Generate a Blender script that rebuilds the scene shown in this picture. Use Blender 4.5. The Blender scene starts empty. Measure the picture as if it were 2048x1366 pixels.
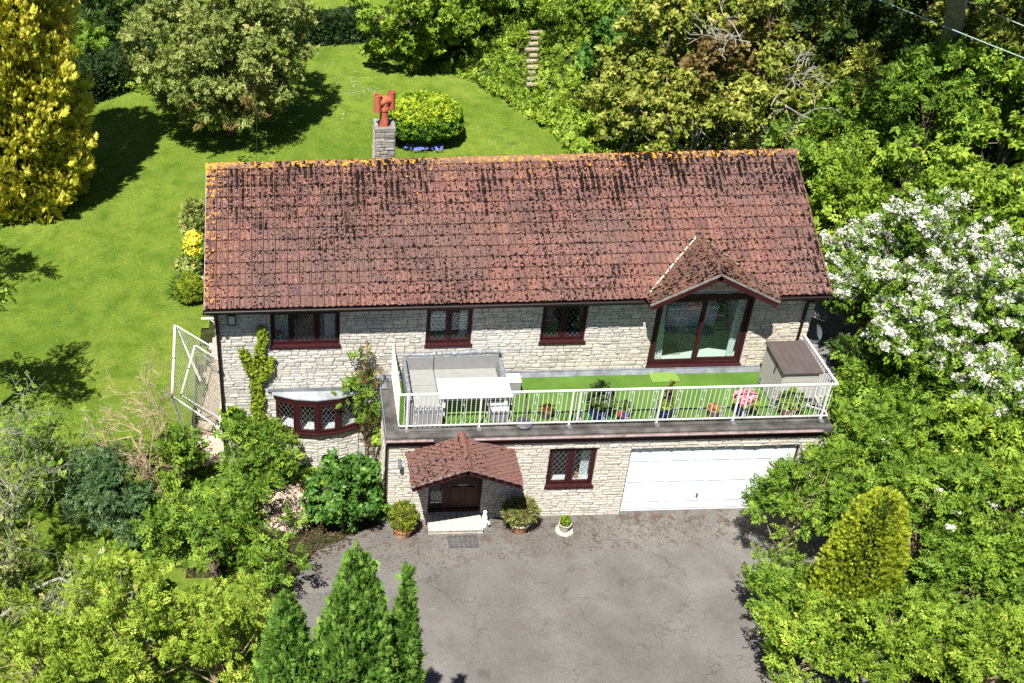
import bpy, math, random
import numpy as np
from mathutils import Vector, Matrix
random.seed(7)
rng = np.random.default_rng(7)
S = bpy.context.scene
COL = S.collection

# ------------------------------------------------------------------ camera
CF, CX, CY = 2244.425, 606.134, 711.266
PITCH, ROLL, YAW = math.radians(35.10456), math.radians(1.31642), math.radians(0.20145)
CAM = np.array([-8.27871, -21.60451, 20.53662])
_F = np.array([math.sin(YAW)*math.cos(PITCH), math.cos(YAW)*math.cos(PITCH), -math.sin(PITCH)])
_R0 = np.array([math.cos(YAW), -math.sin(YAW), 0.0]); _D0 = np.cross(_F, _R0)
_R = math.cos(ROLL)*_R0 + math.sin(ROLL)*_D0
_D = math.cos(ROLL)*_D0 - math.sin(ROLL)*_R0
cd = bpy.data.cameras.new('camera'); cam = bpy.data.objects.new('camera', cd); COL.objects.link(cam)
cd.sensor_width = 36.0; cd.lens = CF/2048*36.0
cd.shift_x = (1024-CX)/2048; cd.shift_y = (CY-683)/2048
cd.clip_end = 2000; cd.clip_start = 0.1
m = Matrix(((_R[0], -_D[0], -_F[0], CAM[0]), (_R[1], -_D[1], -_F[1], CAM[1]), (_R[2], -_D[2], -_F[2], CAM[2]), (0, 0, 0, 1)))
cam.matrix_world = m
S.camera = cam

# ------------------------------------------------------------------ light
DENOISE = False
SUN_DIR = Vector((0.25, 0.50, -1.0)).normalized()
w = bpy.data.worlds.new('World'); S.world = w; w.use_nodes = True
nt = w.node_tree; nt.nodes.clear()
sky = nt.nodes.new('ShaderNodeTexSky'); sky.sky_type = 'NISHITA'; sky.sun_disc = False; sky.air_density = 0.5; sky.dust_density = 0.4; sky.ozone_density = 1.0
sky.sun_elevation = math.asin(-SUN_DIR.z); sky.sun_rotation = math.atan2(-SUN_DIR.x, -SUN_DIR.y)
bg = nt.nodes.new('ShaderNodeBackground'); bg.inputs[1].default_value = 0.05
wo = nt.nodes.new('ShaderNodeOutputWorld')
nt.links.new(sky.outputs[0], bg.inputs[0]); nt.links.new(bg.outputs[0], wo.inputs[0])
sd = bpy.data.lights.new('sun', 'SUN'); so = bpy.data.objects.new('sun', sd); COL.objects.link(so)
sd.energy = 5.0; sd.angle = math.radians(0.53); sd.color = (1.0, 0.965, 0.915)
so.rotation_euler = SUN_DIR.to_track_quat('-Z', 'Y').to_euler(); so.location = (-10, -20, 40)
S.view_settings.view_transform = 'Standard'; S.view_settings.look = 'None'
S.view_settings.exposure = 1.1; S.view_settings.gamma = 1.0; S.view_settings.use_curve_mapping = False
S.cycles.max_bounces = 8; S.cycles.diffuse_bounces = 4; S.cycles.transparent_max_bounces = 16
S.cycles.use_denoising = DENOISE

# ------------------------------------------------------------------ helpers
def ss(a, b, x):
    t = np.clip((np.asarray(x, float)-a)/(b-a), 0, 1); return t*t*(3-2*t)
def H(x, y):
    """height of the terrain"""
    x = np.asarray(x, float); y = np.asarray(y, float)
    h = 0.045*np.clip(y-9, 0, 27) + 0.13*np.clip(y-36.5, 0, 200)
    h = h + 0.012*np.clip(-x-11, 0, 40)
    s = (x-4.0)*0.891 + (y-20.9)*0.455 - 0.2
    bank = 0.62*np.clip(s, 0, 7.0) + 0.22*np.clip(s-7, 0, 60)
    gate = ss(6, 15, y)
    r = x-5.6
    side = 0.33*np.clip(r, 0, 9) + 0.2*np.clip(r-9, 0, 50)
    k = np.maximum(bank*gate, side*ss(-16, -2, y))
    return h + k
def at(u, v, z):
    """world point on the level z that shows at pixel (u, v) of the 2048 px photograph"""
    d = _F + _R*(u-CX)/CF + _D*(v-CY)/CF
    t = (z-CAM[2])/d[2]; return CAM + t*d
def onY(u, v, Y):
    d = _F + _R*(u-CX)/CF + _D*(v-CY)/CF
    t = (Y-CAM[1])/d[1]; return CAM + t*d
def G(u, v, dz=0.0):
    d = _F + _R*(u-CX)/CF + _D*(v-CY)/CF
    t = 10.0
    while t < 200:
        p = CAM + t*d
        if p[2] <= H(p[0], p[1])+dz: break
        t += 0.05
    return p

def mat(name): 
    M = bpy.data.materials.new(name); M.use_nodes = True
    n = M.node_tree; n.nodes.clear(); return M, n
def N(n, t, **kw):
    x = n.nodes.new(t)
    for k, v in kw.items():
        if k.startswith('i_'):
            key = k[2:]; key = int(key) if key.isdigit() else key.replace('_', ' ')
            x.inputs[key].default_value = v
        else: setattr(x, k, v)
    return x
def ramp(n, fac, stops, interp='LINEAR'):
    r = n.nodes.new('ShaderNodeValToRGB'); r.color_ramp.interpolation = interp
    e = r.color_ramp.elements
    while len(e) < len(stops): e.new(0.5)
    for i, (p, c) in enumerate(stops):
        e[i].position = p; e[i].color = (c[0], c[1], c[2], 1) if not isinstance(c, (int, float)) else (c, c, c, 1)
    if fac is not None: n.links.new(fac, r.inputs[0])
    return r.outputs[0]
def noise(n, scale, detail=3, rough=0.55, vec=None, dist=0.0):
    t = n.nodes.new('ShaderNodeTexNoise'); t.inputs['Scale'].default_value = scale
    t.inputs['Detail'].default_value = detail; t.inputs['Roughness'].default_value = rough
    t.inputs['Distortion'].default_value = dist
    n.links.new(vec if vec is not None else pos(n), t.inputs['Vector']); return t.outputs[0]
def pos(n):
    for x in n.nodes:
        if x.type == 'NEW_GEOMETRY': return x.outputs['Position']
    return n.nodes.new('ShaderNodeNewGeometry').outputs['Position']
def mapped(n, scale, loc=(0, 0, 0), rot=(0, 0, 0)):
    mp = n.nodes.new('ShaderNodeMapping'); mp.inputs['Scale'].default_value = scale
    mp.inputs['Location'].default_value = loc; mp.inputs['Rotation'].default_value = rot
    n.links.new(pos(n), mp.inputs[0]); return mp.outputs[0]
def mix(n, fac, a, b, mode='MIX'):
    x = n.nodes.new('ShaderNodeMix'); x.data_type = 'RGBA'; x.blend_type = mode
    for s, v in ((0, fac), (6, a), (7, b)):
        if isinstance(v, (int, float)): x.inputs[s].default_value = v
        elif isinstance(v, tuple): x.inputs[s].default_value = (*v, 1)
        else: n.links.new(v, x.inputs[s])
    return x.outputs[2]
def math_(n, op, a, b=None, c=None):
    x = n.nodes.new('ShaderNodeMath'); x.operation = op
    for i, v in enumerate((a, b, c)):
        if v is None: continue
        if isinstance(v, (int, float)): x.inputs[i].default_value = v
        else: n.links.new(v, x.inputs[i])
    return x.outputs[0]
def out(n, sh):
    o = n.nodes.new('ShaderNodeOutputMaterial'); n.links.new(sh, o.inputs[0])
def princ(n, col, rough=0.8, spec=0.3, bump=None, bstr=0.3, bdist=0.01, metal=0.0):
    p = n.nodes.new('ShaderNodeBsdfPrincipled')
    if isinstance(col, tuple): p.inputs['Base Color'].default_value = (*col, 1)
    else: n.links.new(col, p.inputs['Base Color'])
    if isinstance(rough, (int, float)): p.inputs['Roughness'].default_value = rough
    else: n.links.new(rough, p.inputs['Roughness'])
    if isinstance(rough, (int, float)) and rough > .7: spec = spec*.3
    p.inputs['Specular IOR Level'].default_value = spec; p.inputs['Metallic'].default_value = metal
    if bump is not None:
        b = n.nodes.new('ShaderNodeBump'); b.inputs['Strength'].default_value = bstr; b.inputs['Distance'].default_value = bdist
        n.links.new(bump, b.inputs['Height']); n.links.new(b.outputs[0], p.inputs['Normal'])
    return p.outputs[0]
def simple(name, col, rough=0.6, spec=0.4, var=0.12, scale=6.0, bstr=0.15, metal=0.0, dirt=None):
    M, n = mat(name)
    f = noise(n, scale, 4)
    a = tuple(c*(1-var) for c in col); b = tuple(min(1, c*(1+var)) for c in col)
    c = ramp(n, f, [(0.3, a), (0.7, b)])
    if dirt:
        f2 = noise(n, scale*0.6, 6, 0.65)
        c = mix(n, ramp(n, f2, [(0.5, 0), (0.72, 1)]), c, dirt)
    out(n, princ(n, c, rough, spec, noise(n, scale*12, 2), bstr, 0.004, metal)); return M

def rnd_id(n):
    """a random number for each piece: per object and per island"""
    g = None
    for x in n.nodes:
        if x.type == 'NEW_GEOMETRY': g = x
    if g is None: g = n.nodes.new('ShaderNodeNewGeometry')
    o = n.nodes.new('ShaderNodeObjectInfo')
    return math_(n, 'FRACT', math_(n, 'ADD', g.outputs['Random Per Island'], o.outputs['Random']))

def origin_of(o):
    p = np.zeros(3)
    while o is not None: p = p + np.array(o.location); o = o.parent
    return p
def link(name, me, parent=None, loc=(0, 0, 0)):
    o = bpy.data.objects.new(name, me); COL.objects.link(o); o.location = loc
    if parent is not None: o.parent = parent
    return o
def tag(o, label=None, cat=None, group=None, kind=None):
    if label: o['label'] = label
    if cat: o['category'] = cat
    if group: o['group'] = group
    if kind: o['kind'] = kind
    return o
def thing(name, label, cat, loc=(0, 0, 0), group=None):
    o = bpy.data.objects.new(name, None); COL.objects.link(o); o.location = tuple(float(q) for q in loc)
    o.empty_display_size = 0.2
    return tag(o, label, cat, group)

def np_mesh(name, V, F, mats, face_v=None, smooth=False, mi=None):
    """V (n,3), F (m,k) uniform polygons"""
    V = np.ascontiguousarray(V, np.float32); F = np.ascontiguousarray(F, np.int32)
    me = bpy.data.meshes.new(name); k = F.shape[1]
    me.vertices.add(len(V)); me.vertices.foreach_set('co', V.ravel())
    me.loops.add(F.size); me.loops.foreach_set('vertex_index', F.ravel())
    me.polygons.add(len(F)); me.polygons.foreach_set('loop_start', np.arange(0, F.size, k, dtype=np.int32))
    try: me.polygons.foreach_set('loop_total', np.full(len(F), k, np.int32))
    except Exception: pass
    for M in (mats if isinstance(mats, (list, tuple)) else [mats]): me.materials.append(M)
    if mi is not None: me.polygons.foreach_set('material_index', np.asarray(mi, np.int32))
    me.update(calc_edges=True)
    if smooth: me.polygons.foreach_set('use_smooth', np.ones(len(F), bool))
    if face_v is not None:
        a = me.attributes.new('v', 'FLOAT', 'FACE'); a.data.foreach_set('value', np.ascontiguousarray(face_v, np.float32))
    return me

class MB:
    def __init__(self): self.V = []; self.F = []
    def add(self, V, F):
        k = len(self.V); self.V += [tuple(float(c) for c in v) for v in V]; self.F += [tuple(i+k for i in f) for f in F]; return self
    def box(self, x0, x1, y0, y1, z0, z1):
        V = [(x, y, z) for z in (z0, z1) for y in (y0, y1) for x in (x0, x1)]
        return self.add(V, [(0, 2, 3, 1), (4, 5, 7, 6), (0, 1, 5, 4), (2, 6, 7, 3), (0, 4, 6, 2), (1, 3, 7, 5)])
    def fbox(self, O, u, v, n, a0, a1, b0, b1, c0, c1):
        """box in the frame O + a*u + b*v + c*n"""
        O, u, v, n = map(np.array, (O, u, v, n))
        V = [O+a*u+b*v+c*n for c in (c0, c1) for b in (b0, b1) for a in (a0, a1)]
        F = [(0, 2, 3, 1), (4, 5, 7, 6), (0, 1, 5, 4), (2, 6, 7, 3), (0, 4, 6, 2), (1, 3, 7, 5)]
        if np.dot(np.cross(u, v), n) < 0: F = [f[::-1] for f in F]
        return self.add(V, F)
    def tube(self, pts, r, n=8, cap=True, close=False):
        P = [np.array(p, float) for p in pts]; rr = r if isinstance(r, (list, tuple)) else [r]*len(P)
        k = len(self.V); rings = []
        up = None
        for i, p in enumerate(P):
            if close: t = P[(i+1) % len(P)]-P[i-1]
            else: t = P[min(i+1, len(P)-1)]-P[max(i-1, 0)]
            t = t/(np.linalg.norm(t)+1e-9)
            if up is None:
                up = np.array([0, 0, 1.]) if abs(t[2]) < 0.9 else np.array([1., 0, 0])
            a = np.cross(t, up); a /= np.linalg.norm(a)+1e-9; b = np.cross(a, t); up = b
            for j in range(n):
                q = 2*math.pi*(j+0.5)/n; self.V.append(tuple(p+rr[i]*(math.cos(q)*a+math.sin(q)*b)))
        m_ = len(P)
        for i in range(m_ if close else m_-1):
            for j in range(n):
                a0 = k+i*n+j; a1 = k+i*n+(j+1) % n; b0 = k+((i+1) % m_)*n+j; b1 = k+((i+1) % m_)*n+(j+1) % n
                self.F.append((a0, b0, b1, a1))
        if cap and not close:
            self.F.append(tuple(k+j for j in range(n))); self.F.append(tuple(k+(m_-1)*n+j for j in reversed(range(n))))
        return self
    def lathe(self, c, prof, n=20, cap=True):
        k = len(self.V)
        for r, z in prof:
            for j in range(n):
                q = 2*math.pi*j/n; self.V.append((c[0]+r*math.cos(q), c[1]+r*math.sin(q), c[2]+z))
        for i in range(len(prof)-1):
            for j in range(n): self.F.append((k+i*n+j, k+i*n+(j+1) % n, k+(i+1)*n+(j+1) % n, k+(i+1)*n+j))
        if cap:
            self.F.append(tuple(k+j for j in reversed(range(n)))); self.F.append(tuple(k+(len(prof)-1)*n+j for j in range(n)))
        return self
    def build(self, name, M, parent=None, smooth=False, bevel=0, origin=None, label=None, kind=None):
        og = origin_of(parent) if parent is not None else (np.array(origin, float) if origin is not None else np.zeros(3))
        V = [tuple(np.array(v)-og) for v in self.V]
        me = bpy.data.meshes.new(name); me.from_pydata(V, [], self.F); me.materials.append(M); me.update()
        if smooth:
            me.polygons.foreach_set('use_smooth', [True]*len(me.polygons))
            me.set_sharp_from_angle(angle=math.radians(40))
        o = link(name, me, parent, (0, 0, 0) if parent is not None else tuple(og))
        if bevel:
            b = o.modifiers.new('edge', 'BEVEL'); b.width = bevel; b.segments = 2; b.limit_method = 'ANGLE'
        if label: o['label'] = label
        if kind: o['kind'] = kind
        return o

# ---- numpy scatter of small templates -------------------------------------
def unit(a): return a/(np.linalg.norm(a, axis=-1, keepdims=True)+1e-9)
def scatter(tV, tF, P, A, Nn, Sc, v, vj=0.08, r=None):
    """copies of a template (x along A, z along Nn) -> V, F, face values"""
    r = r or rng
    A = unit(A); Y = unit(np.cross(Nn, A)); Z = np.cross(A, Y)
    B = np.stack([A, Y, Z], 1)                       # n,3(axis),3(xyz)
    V = np.einsum('kc,ncx->nkx', tV, B)*Sc[:, None, None] + P[:, None, :]
    n, k = len(P), len(tV)
    F = tF[None]+(np.arange(n)*k)[:, None, None]
    fv = np.repeat(v, len(tF)) + r.normal(0, vj, n*len(tF))
    return V.reshape(-1, 3), F.reshape(-1, tF.shape[1]), np.clip(fv, 0, 1)
def leaf4(x, y, ang, L, W, fold=0.25, z=0.0, droop=0.15):
    """one folded leaf: base, side, tip, side"""
    c, s = math.cos(ang), math.sin(ang)
    P = [(0, 0, 0), (0.45*L, W/2, fold*W), (L, 0, -droop*L), (0.45*L, -W/2, fold*W)]
    return [(x+a*c-b*s, y+a*s+b*c, z+h) for a, b, h in P]
def leaf3(x, y, ang, L, W, fold=0.25, z=0.0, droop=0.15, petal=False):
    c, s = math.cos(ang), math.sin(ang)
    P = [(0, 0, 0), (.9*L, W/2, .1*W), (L, -W/2, -droop*L)] if petal else [(.12*L, W/2, fold*W), (.0, -W/2, 0), (L, 0, -droop*L)]
    return [(x+a*c-b*s, y+a*s+b*c, z+h) for a, b, h in P]
def tri(leaves):
    V = []; F = []
    for l in leaves:
        k = len(V); V += l; F.append((k, k+1, k+2))
    return np.array(V, float), np.array(F, np.int64)
def tmpl(leaves):
    V = []; F = []
    for l in leaves:
        k = len(V); V += l; F.append((k, k+1, k+2, k+3))
    return np.array(V, float), np.array(F, np.int64)
def t_sprig(n=3, L=0.42, W=0.26, seed=0):
    r = random.Random(seed); ls = []
    for i in range(n):
        x = (i+0.2)/n*0.8
        for s in (1, -1):
            ls.append(leaf4(x, 0.02*s, s*r.uniform(0.7, 1.1), L*r.uniform(.8, 1.1), W*r.uniform(.8, 1.1), r.uniform(.1, .4), r.uniform(-.05, .08), r.uniform(0, .4)))
    ls.append(leaf4(0.72, 0, r.uniform(-.2, .2), L, W)); return tmpl(ls)
def t_rosette(n=5, L=0.6, W=0.42, seed=0):
    r = random.Random(seed); ls = []
    for i in range(n):
        a = 2*math.pi*i/n + r.uniform(-.3, .3)
        ls.append(leaf4(0.04*math.cos(a), 0.04*math.sin(a), a, L*r.uniform(.7, 1.1), W*r.uniform(.8, 1.2), r.uniform(.0, .35), r.uniform(-.05, .1), r.uniform(.0, .6)))
    return tmpl(ls)
def t_frond(n=6, W=0.5, seed=0, w=0.07):
    """flat conifer spray: side shoots along an axis"""
    r = random.Random(seed); ls = [leaf3(0, 0, 0, 1.0, w*2.4, 0.1, 0, 0.1)]
    for i in range(n):
        x = 0.1+0.8*i/n; ll = W*(1-0.55*i/n)
        for s in (1, -1):
            ls.append(leaf3(x, 0, s*r.uniform(.6, .95), ll*r.uniform(.8, 1.1), w*2.2, 0.2, r.uniform(-.04, .04), r.uniform(-.1, .3)))
    return tri(ls)
def t_petal(n=5):
    return tri([leaf3(0, 0, 2*math.pi*i/n, 0.5, 0.72, 0.05, 0, -0.1, True) for i in range(n)])
def t_narrow(n=3, L=.5, W=.14, seed=5):
    r = random.Random(seed); ls = []
    for i in range(n):
        for s in (1, -1): ls.append(leaf3((i+0.2)/n*0.8, 0.02*s, s*r.uniform(0.7, 1.1), L*r.uniform(.8, 1.1), W*1.5, r.uniform(.1, .4), r.uniform(-.05, .08), r.uniform(0, .4)))
    ls.append(leaf3(.72, 0, 0, L, W*1.5)); return tri(ls)
T_SPRIG = t_sprig(); T_SPRIG2 = t_sprig(2, 0.5, 0.36, 3); T_ROS = t_rosette(); T_FROND = t_frond(4, .55, 0, .10); T_NARROW = t_narrow()
T_PLUME = t_frond(3, 0.5, 2, 0.12); T_PETAL = t_petal(3); T_ONE = tmpl([leaf4(0, 0, 0, 1, 0.62)]); T_BLADE = tri([leaf3(0, 0, a, 1, 0.09, .1, 0, .5) for a in (0, 1.3, 2.5, 3.9, 5.1)])
def lobes(d, seed, amp=0.16):
    r = np.random.default_rng(seed); f = np.ones(len(d))
    for k in range(5):
        q = unit(r.normal(size=3)); fr = r.uniform(2, 5); f += amp*0.6*np.sin(d@q*fr+r.uniform(0, 6))
    return f
def blob(c, rad, n_clump, cr, per, seed, zlow=-0.5, amp=0.16, inner=0.25, up=0.5, shell=(0.72, 1.0), flat=0.7):
    """points + outward directions of leaf clumps spread through a crown"""
    r = np.random.default_rng(seed)
    d = unit(r.normal(size=(n_clump*4, 3))); d = d[d[:, 2] > zlow][:n_clump]
    d = d[~((d[:, 1] > .55) & (d[:, 2] < .35) & (r.random(len(d)) < .5))]
    f = lobes(d, seed+1, amp)
    rr = r.uniform(*shell, len(d)); k = int(inner*len(d)); rr[:k] *= r.uniform(.3, .85, k)
    C = np.array(c)+d*np.array(rad)*(rr*f)[:, None]
    n = per*len(d)
    q = unit(r.normal(size=(n, 3)))*(r.random(n)**0.4)[:, None]
    q[:, 2] *= flat; q[:, 2] += 0.1
    P = np.repeat(C, per, 0)+q*cr*r.uniform(.6, 1.35, len(d)).repeat(per)[:, None]
    O = unit(np.repeat(d, per, 0)*0.7 + q*0.9 + np.array([0, 0, up*0.3]))
    cv = np.repeat(r.uniform(-.16, .16, len(d)), per)
    return P, O, cv, C
def leafcloud(P, O, cv, T, size, r, v0=0.5, vs=0.17, up=0.75, droop=0.1, keep=None):
    up = up*.75
    n = len(P)
    A = unit(O*0.7+r.normal(size=(n, 3))*0.75-np.array([0, 0, droop]))
    Nn = unit(np.array([0, 0, up])+O*0.5+r.normal(size=(n, 3))*0.62)
    return scatter(T[0], T[1], P, A, Nn, size*r.uniform(.5, 1.45, n), v0+cv+r.normal(0, vs, n), r=r)
def limbs(base, top, targets, r0, seed, nseg=7, tip=.15):
    """tapered trunk with limbs reaching into the crown"""
    r = np.random.default_rng(seed); b = MB(); base = np.array(base, float); top = np.array(top, float)
    T = []
    for i in range(nseg+1):
        t = i/nseg; T.append(base*(1-t)+top*t+np.array([r.normal(0, .05), r.normal(0, .05), 0])*(r0*8 if 0 < i else 0))
    b.tube(T, [r0*(1.25 if i == 0 else 1-0.8*i/nseg) for i in range(nseg+1)], 8)
    for q in targets:
        t = r.uniform(.25, .95); k = int(t*nseg); p = T[k]; rr = r0*(1-0.8*t)*0.6
        mid = (p+q)/2+np.array([0, 0, -0.08*np.linalg.norm(q-p)])+r.normal(0, .06, 3)
        b.tube([p, (p+mid)/2, mid, (mid+q)/2+r.normal(0, .05, 3), q], [rr, rr*.85, rr*.65, rr*.4, rr*tip], 5)
    return b
TREE_MESH = []
def plant(name, label, cat, base, layers, trunk=None, bark=None, group=None, crown_name='crown'):
    """layers: list of (V,F,v,material)"""
    t = thing(name, label, cat, base, group)
    for i, (V, F, v, M) in enumerate(layers):
        me = np_mesh(crown_name, V-np.array(base), F, M, v)
        nm = crown_name if i == 0 else M.get('part', 'foliage')
        link(nm, me, t)
    if trunk is not None: trunk.build('trunk', bark, t, smooth=True)
    return t

# ------------------------------------------------------------------ materials
def stone_mat(name, cols, warm, dark, shift=False):
    M, n = mat(name)
    r = rnd_id(n)
    c = ramp(n, r, [(i/(len(cols)-1), q) for i, q in enumerate(cols)])
    g1 = noise(n, 0.55, 3, 0.6)
    c = mix(n, math_(n, 'MULTIPLY', ramp(n, g1, [(0.42, 0), (0.62, 1)]), 0.45), c, warm, 'MULTIPLY')
    if shift:
        sp = n.nodes.new('ShaderNodeSeparateXYZ'); n.links.new(pos(n), sp.inputs[0])
        c = mix(n, ramp(n, math_(n, 'MULTIPLY_ADD', sp.outputs[0], .08, math_(n, 'MULTIPLY', noise(n, .9, 2), .5)), [(.0, 0), (.55, .8)]), c, (1.03, .95, .82), 'MULTIPLY')
    g2 = noise(n, 9, 5, 0.65)
    c = mix(n, math_(n, 'MULTIPLY', ramp(n, g2, [(0.46, 0), (0.72, 1)]), 0.5), c, dark)
    g3 = noise(n, 45, 3, 0.6)
    c = mix(n, ramp(n, g3, [(0.3, 0.22), (0.6, 0.0)]), c, dark)
    hb = math_(n, 'ADD', noise(n, 26, 4, 0.6), math_(n, 'MULTIPLY', noise(n, 90, 3), 0.4))
    out(n, princ(n, c, 0.92, 0.2, hb, 0.9, 0.022)); return M
M_STU = stone_mat('stone_upper', [(.46, .435, .39), (.60, .56, .50), (.53, .50, .45), (.66, .62, .55), (.42, .41, .385), (.60, .54, .45)], (.93, .88, .78), (.25, .245, .235), True)
M_STL = stone_mat('stone_lower', [(.53, .485, .41), (.61, .56, .475), (.49, .46, .40), (.66, .61, .52), (.46, .435, .39)], (.98, .93, .82), (.28, .255, .21))
M_STC = stone_mat('stone_chimney', [(.20, .19, .175), (.33, .31, .285), (.25, .24, .22), (.42, .40, .37)], (.9, .85, .75), (.10, .095, .085))
M_MORT = simple('mortar', (.56, .53, .48), 0.95, 0.1, 0.15, 4, 0.5, dirt=(.34, .32, .28))

def tile_mat(name, b0, b1, b2, moss=1.0, orange_all=0.0, spacing=0.151, x0=-10.64):
    M, n = mat(name)
    P = pos(n); r = rnd_id(n)
    c = ramp(n, r, [(0, (b0[0]*.62, b0[1]*.66, b0[2]*.66)), (.5, (b1[0]*.66, b1[1]*.68, b1[2]*.66)), (1, (b2[0]*.50, b2[1]*.56, b2[2]*.58))])
    sep = n.nodes.new('ShaderNodeSeparateXYZ'); n.links.new(P, sep.inputs[0])
    X, Y, Z = sep.outputs
    # greyer weathering in broad drifts
    c = mix(n, math_(n, 'MULTIPLY', ramp(n, noise(n, 0.45, 3), [(.40, 0), (.62, 1)]), .6), c, (.125, .085, .078))
    c = mix(n, math_(n, 'MULTIPLY', ramp(n, noise(n, 22, 4, .6), [(.4, 0), (.7, 1)]), .45), c, (.075, .042, .036))
    # pale pink flaked patches
    f = noise(n, 13, 3, .5, dist=.4)
    c = mix(n, ramp(n, math_(n, 'ADD', f, math_(n, 'MULTIPLY', math_(n, 'SUBTRACT', noise(n, .35, 2), .5), .35)), [(.635 if spacing < 1 else .69, 0), (.66 if spacing < 1 else .71, .75)]), c, (.30, .145, .115))
    # dark moss in the channels
    fr = math_(n, 'FRACT', math_(n, 'DIVIDE', math_(n, 'SUBTRACT', X, x0), spacing))
    pan = ramp(n, math_(n, 'ABSOLUTE', math_(n, 'SUBTRACT', fr, .42)), [(.22, 1), (.38, 0)])
    st = noise(n, 1.0, 3, .6, mapped(n, (7.0, 1.7, 1.7)))
    big = math_(n, 'SUBTRACT', noise(n, .36, 3, .6, mapped(n, (1, 1, 1), (3, 1, 0))), .5)
    tail = ramp(n, math_(n, 'FRACT', math_(n, 'DIVIDE', math_(n, 'SUBTRACT', Z, 5.40), .16154)), [(.0, 1), (.5, 0)])
    edge = ramp(n, math_(n, 'SUBTRACT', X, 4.0), [(0, 0), (.7, 1)])
    pn = math_(n, 'MULTIPLY', pan, .10)
    b1_ = math_(n, 'ADD', math_(n, 'ADD', noise(n, 13.5, 2.5, .55), pn), math_(n, 'ADD', math_(n, 'MULTIPLY', big, .34), math_(n, 'MULTIPLY', tail, .035)))
    s1_ = math_(n, 'ADD', math_(n, 'ADD', math_(n, 'ADD', math_(n, 'MULTIPLY', st, .66), math_(n, 'MULTIPLY', noise(n, 11, 2, .5), .34)), math_(n, 'MULTIPLY', pn, 1.3)), math_(n, 'ADD', math_(n, 'MULTIPLY', big, .5), math_(n, 'ADD', math_(n, 'MULTIPLY', math_(n, 'SUBTRACT', Z, 6.6), .085), math_(n, 'MULTIPLY', edge, .07))))
    dm = (moss-1)*.06
    k = math_(n, 'MAXIMUM', ramp(n, b1_, [(.640-dm, 0), (.658-dm, 1)]), ramp(n, s1_, [(.722-dm, 0), (.74-dm, 1)]))
    c = mix(n, k, c, (.011, .0075, .0065))
    # orange lichen
    o1 = noise(n, 10, 3, .6, mapped(n, (1, 1, 1), (7, 3, 2)))
    left = math_(n, 'MULTIPLY', ramp(n, math_(n, 'ADD', X, 10.7), [(0, 1), (.9, 0)]), .14)
    nt_ = math_(n, 'MAXIMUM', math_(n, 'MULTIPLY', math_(n, 'SUBTRACT', Z, 7.0), .16), 0.0)
    oo = math_(n, 'ADD', math_(n, 'ADD', o1, left), math_(n, 'ADD', nt_, orange_all))
    c = mix(n, ramp(n, oo, [(.70, 0), (.73, 1)]), c, (.56, .25, .035))
    w_ = noise(n, 31, 2)
    c = mix(n, ramp(n, w_, [(.73, 0), (.75, .7)]), c, (.55, .50, .45))
    out(n, princ(n, c, .88, .25, math_(n, 'ADD', noise(n, 60, 3), math_(n, 'MULTIPLY', k, 1.2)), .6, .010)); return M
M_TILE = tile_mat('roof_tile', (.27, .125, .10), (.33, .160, .125), (.235, .118, .10))
M_TILED = tile_mat('dormer_tile', (.33, .17, .12), (.27, .13, .095), (.22, .12, .09), 1.25, .03, spacing=9)
M_TILEP = tile_mat('porch_tile', (.33, .145, .11), (.27, .115, .09), (.37, .165, .12), .62, -.06, spacing=9)
M_RIDGE = tile_mat('ridge_tile', (.42, .22, .13), (.36, .19, .12), (.45, .25, .15), .45, .055, spacing=9)
M_TEDGE = simple('dark_tile_edge', (.020, .012, .010), .95, .1, .5, 14, .5, dirt=(.07, .036, .028))  # near-black front edges of the tiles, a dark line along each course
M_UNDER = simple('roofing_felt', (.03, .022, .02), .95, .1)
M_WOODR = simple('rosewood_frame', (.036, .0085, .010), .5, .25, .2, 8, .1)
M_FASC = simple('dark_fascia', (.020, .009, .008), .5, .4, .2, 5, .1)
M_GUT = simple('brown_gutter', (.014, .0075, .0065), .45, .3, .25, 5, .1)
M_GUTP = simple('weathered_gutter', (.24, .18, .17), .45, .4, .2, 7, .1, dirt=(.10, .06, .055))
M_LEAD = simple('lead_came', (.17, .17, .165), .45, .4, .1)
M_LEADS = simple('lead_sheet', (.17, .185, .20), .7, .2, .3, 3, .2, dirt=(.08, .085, .09))
M_FELT = simple('mineral_felt', (.095, .09, .083), .95, .1, .5, 2.2, .5, dirt=(.040, .037, .033))
M_WHITE = simple('white_paint', (.66, .66, .65), .45, .4, .04, 3, .1)
M_GARAGE = simple('garage_white', (.70, .77, .79), .4, .4, .02, 1.5, .03)
M_RENDER = simple('inner_plaster', (.52, .50, .46), .9, .1, .05)
M_TERRA = simple('terracotta', (.42, .12, .065), .8, .2, .2, 5, .2, dirt=(.22, .075, .045))
M_POT = simple('flower_pot', (.46, .22, .10), .8, .2, .25, 9, .3, dirt=(.52, .42, .30))
M_PLAST = simple('grey_plastic', (.07, .075, .08), .45, .4, .1)
M_SOIL = simple('soil', (.045, .030, .020), .98, .05, .4, 12, .8)
M_CONC = simple('pale_concrete', (.42, .39, .33), .9, .15, .2, 6, .4, dirt=(.25, .23, .19))
M_BARK = simple('bark', (.13, .10, .075), .95, .1, .35, 7, .9)
M_BARKG = simple('grey_bark', (.20, .185, .16), .95, .1, .35, 5, .9)
M_TWIG = simple('tan_twig', (.34, .25, .17), .9, .1, .25, 5, .4)
M_LICH = simple('lichen_twig', (.29, .285, .22), .95, .1, .3, 6, .5)
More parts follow.
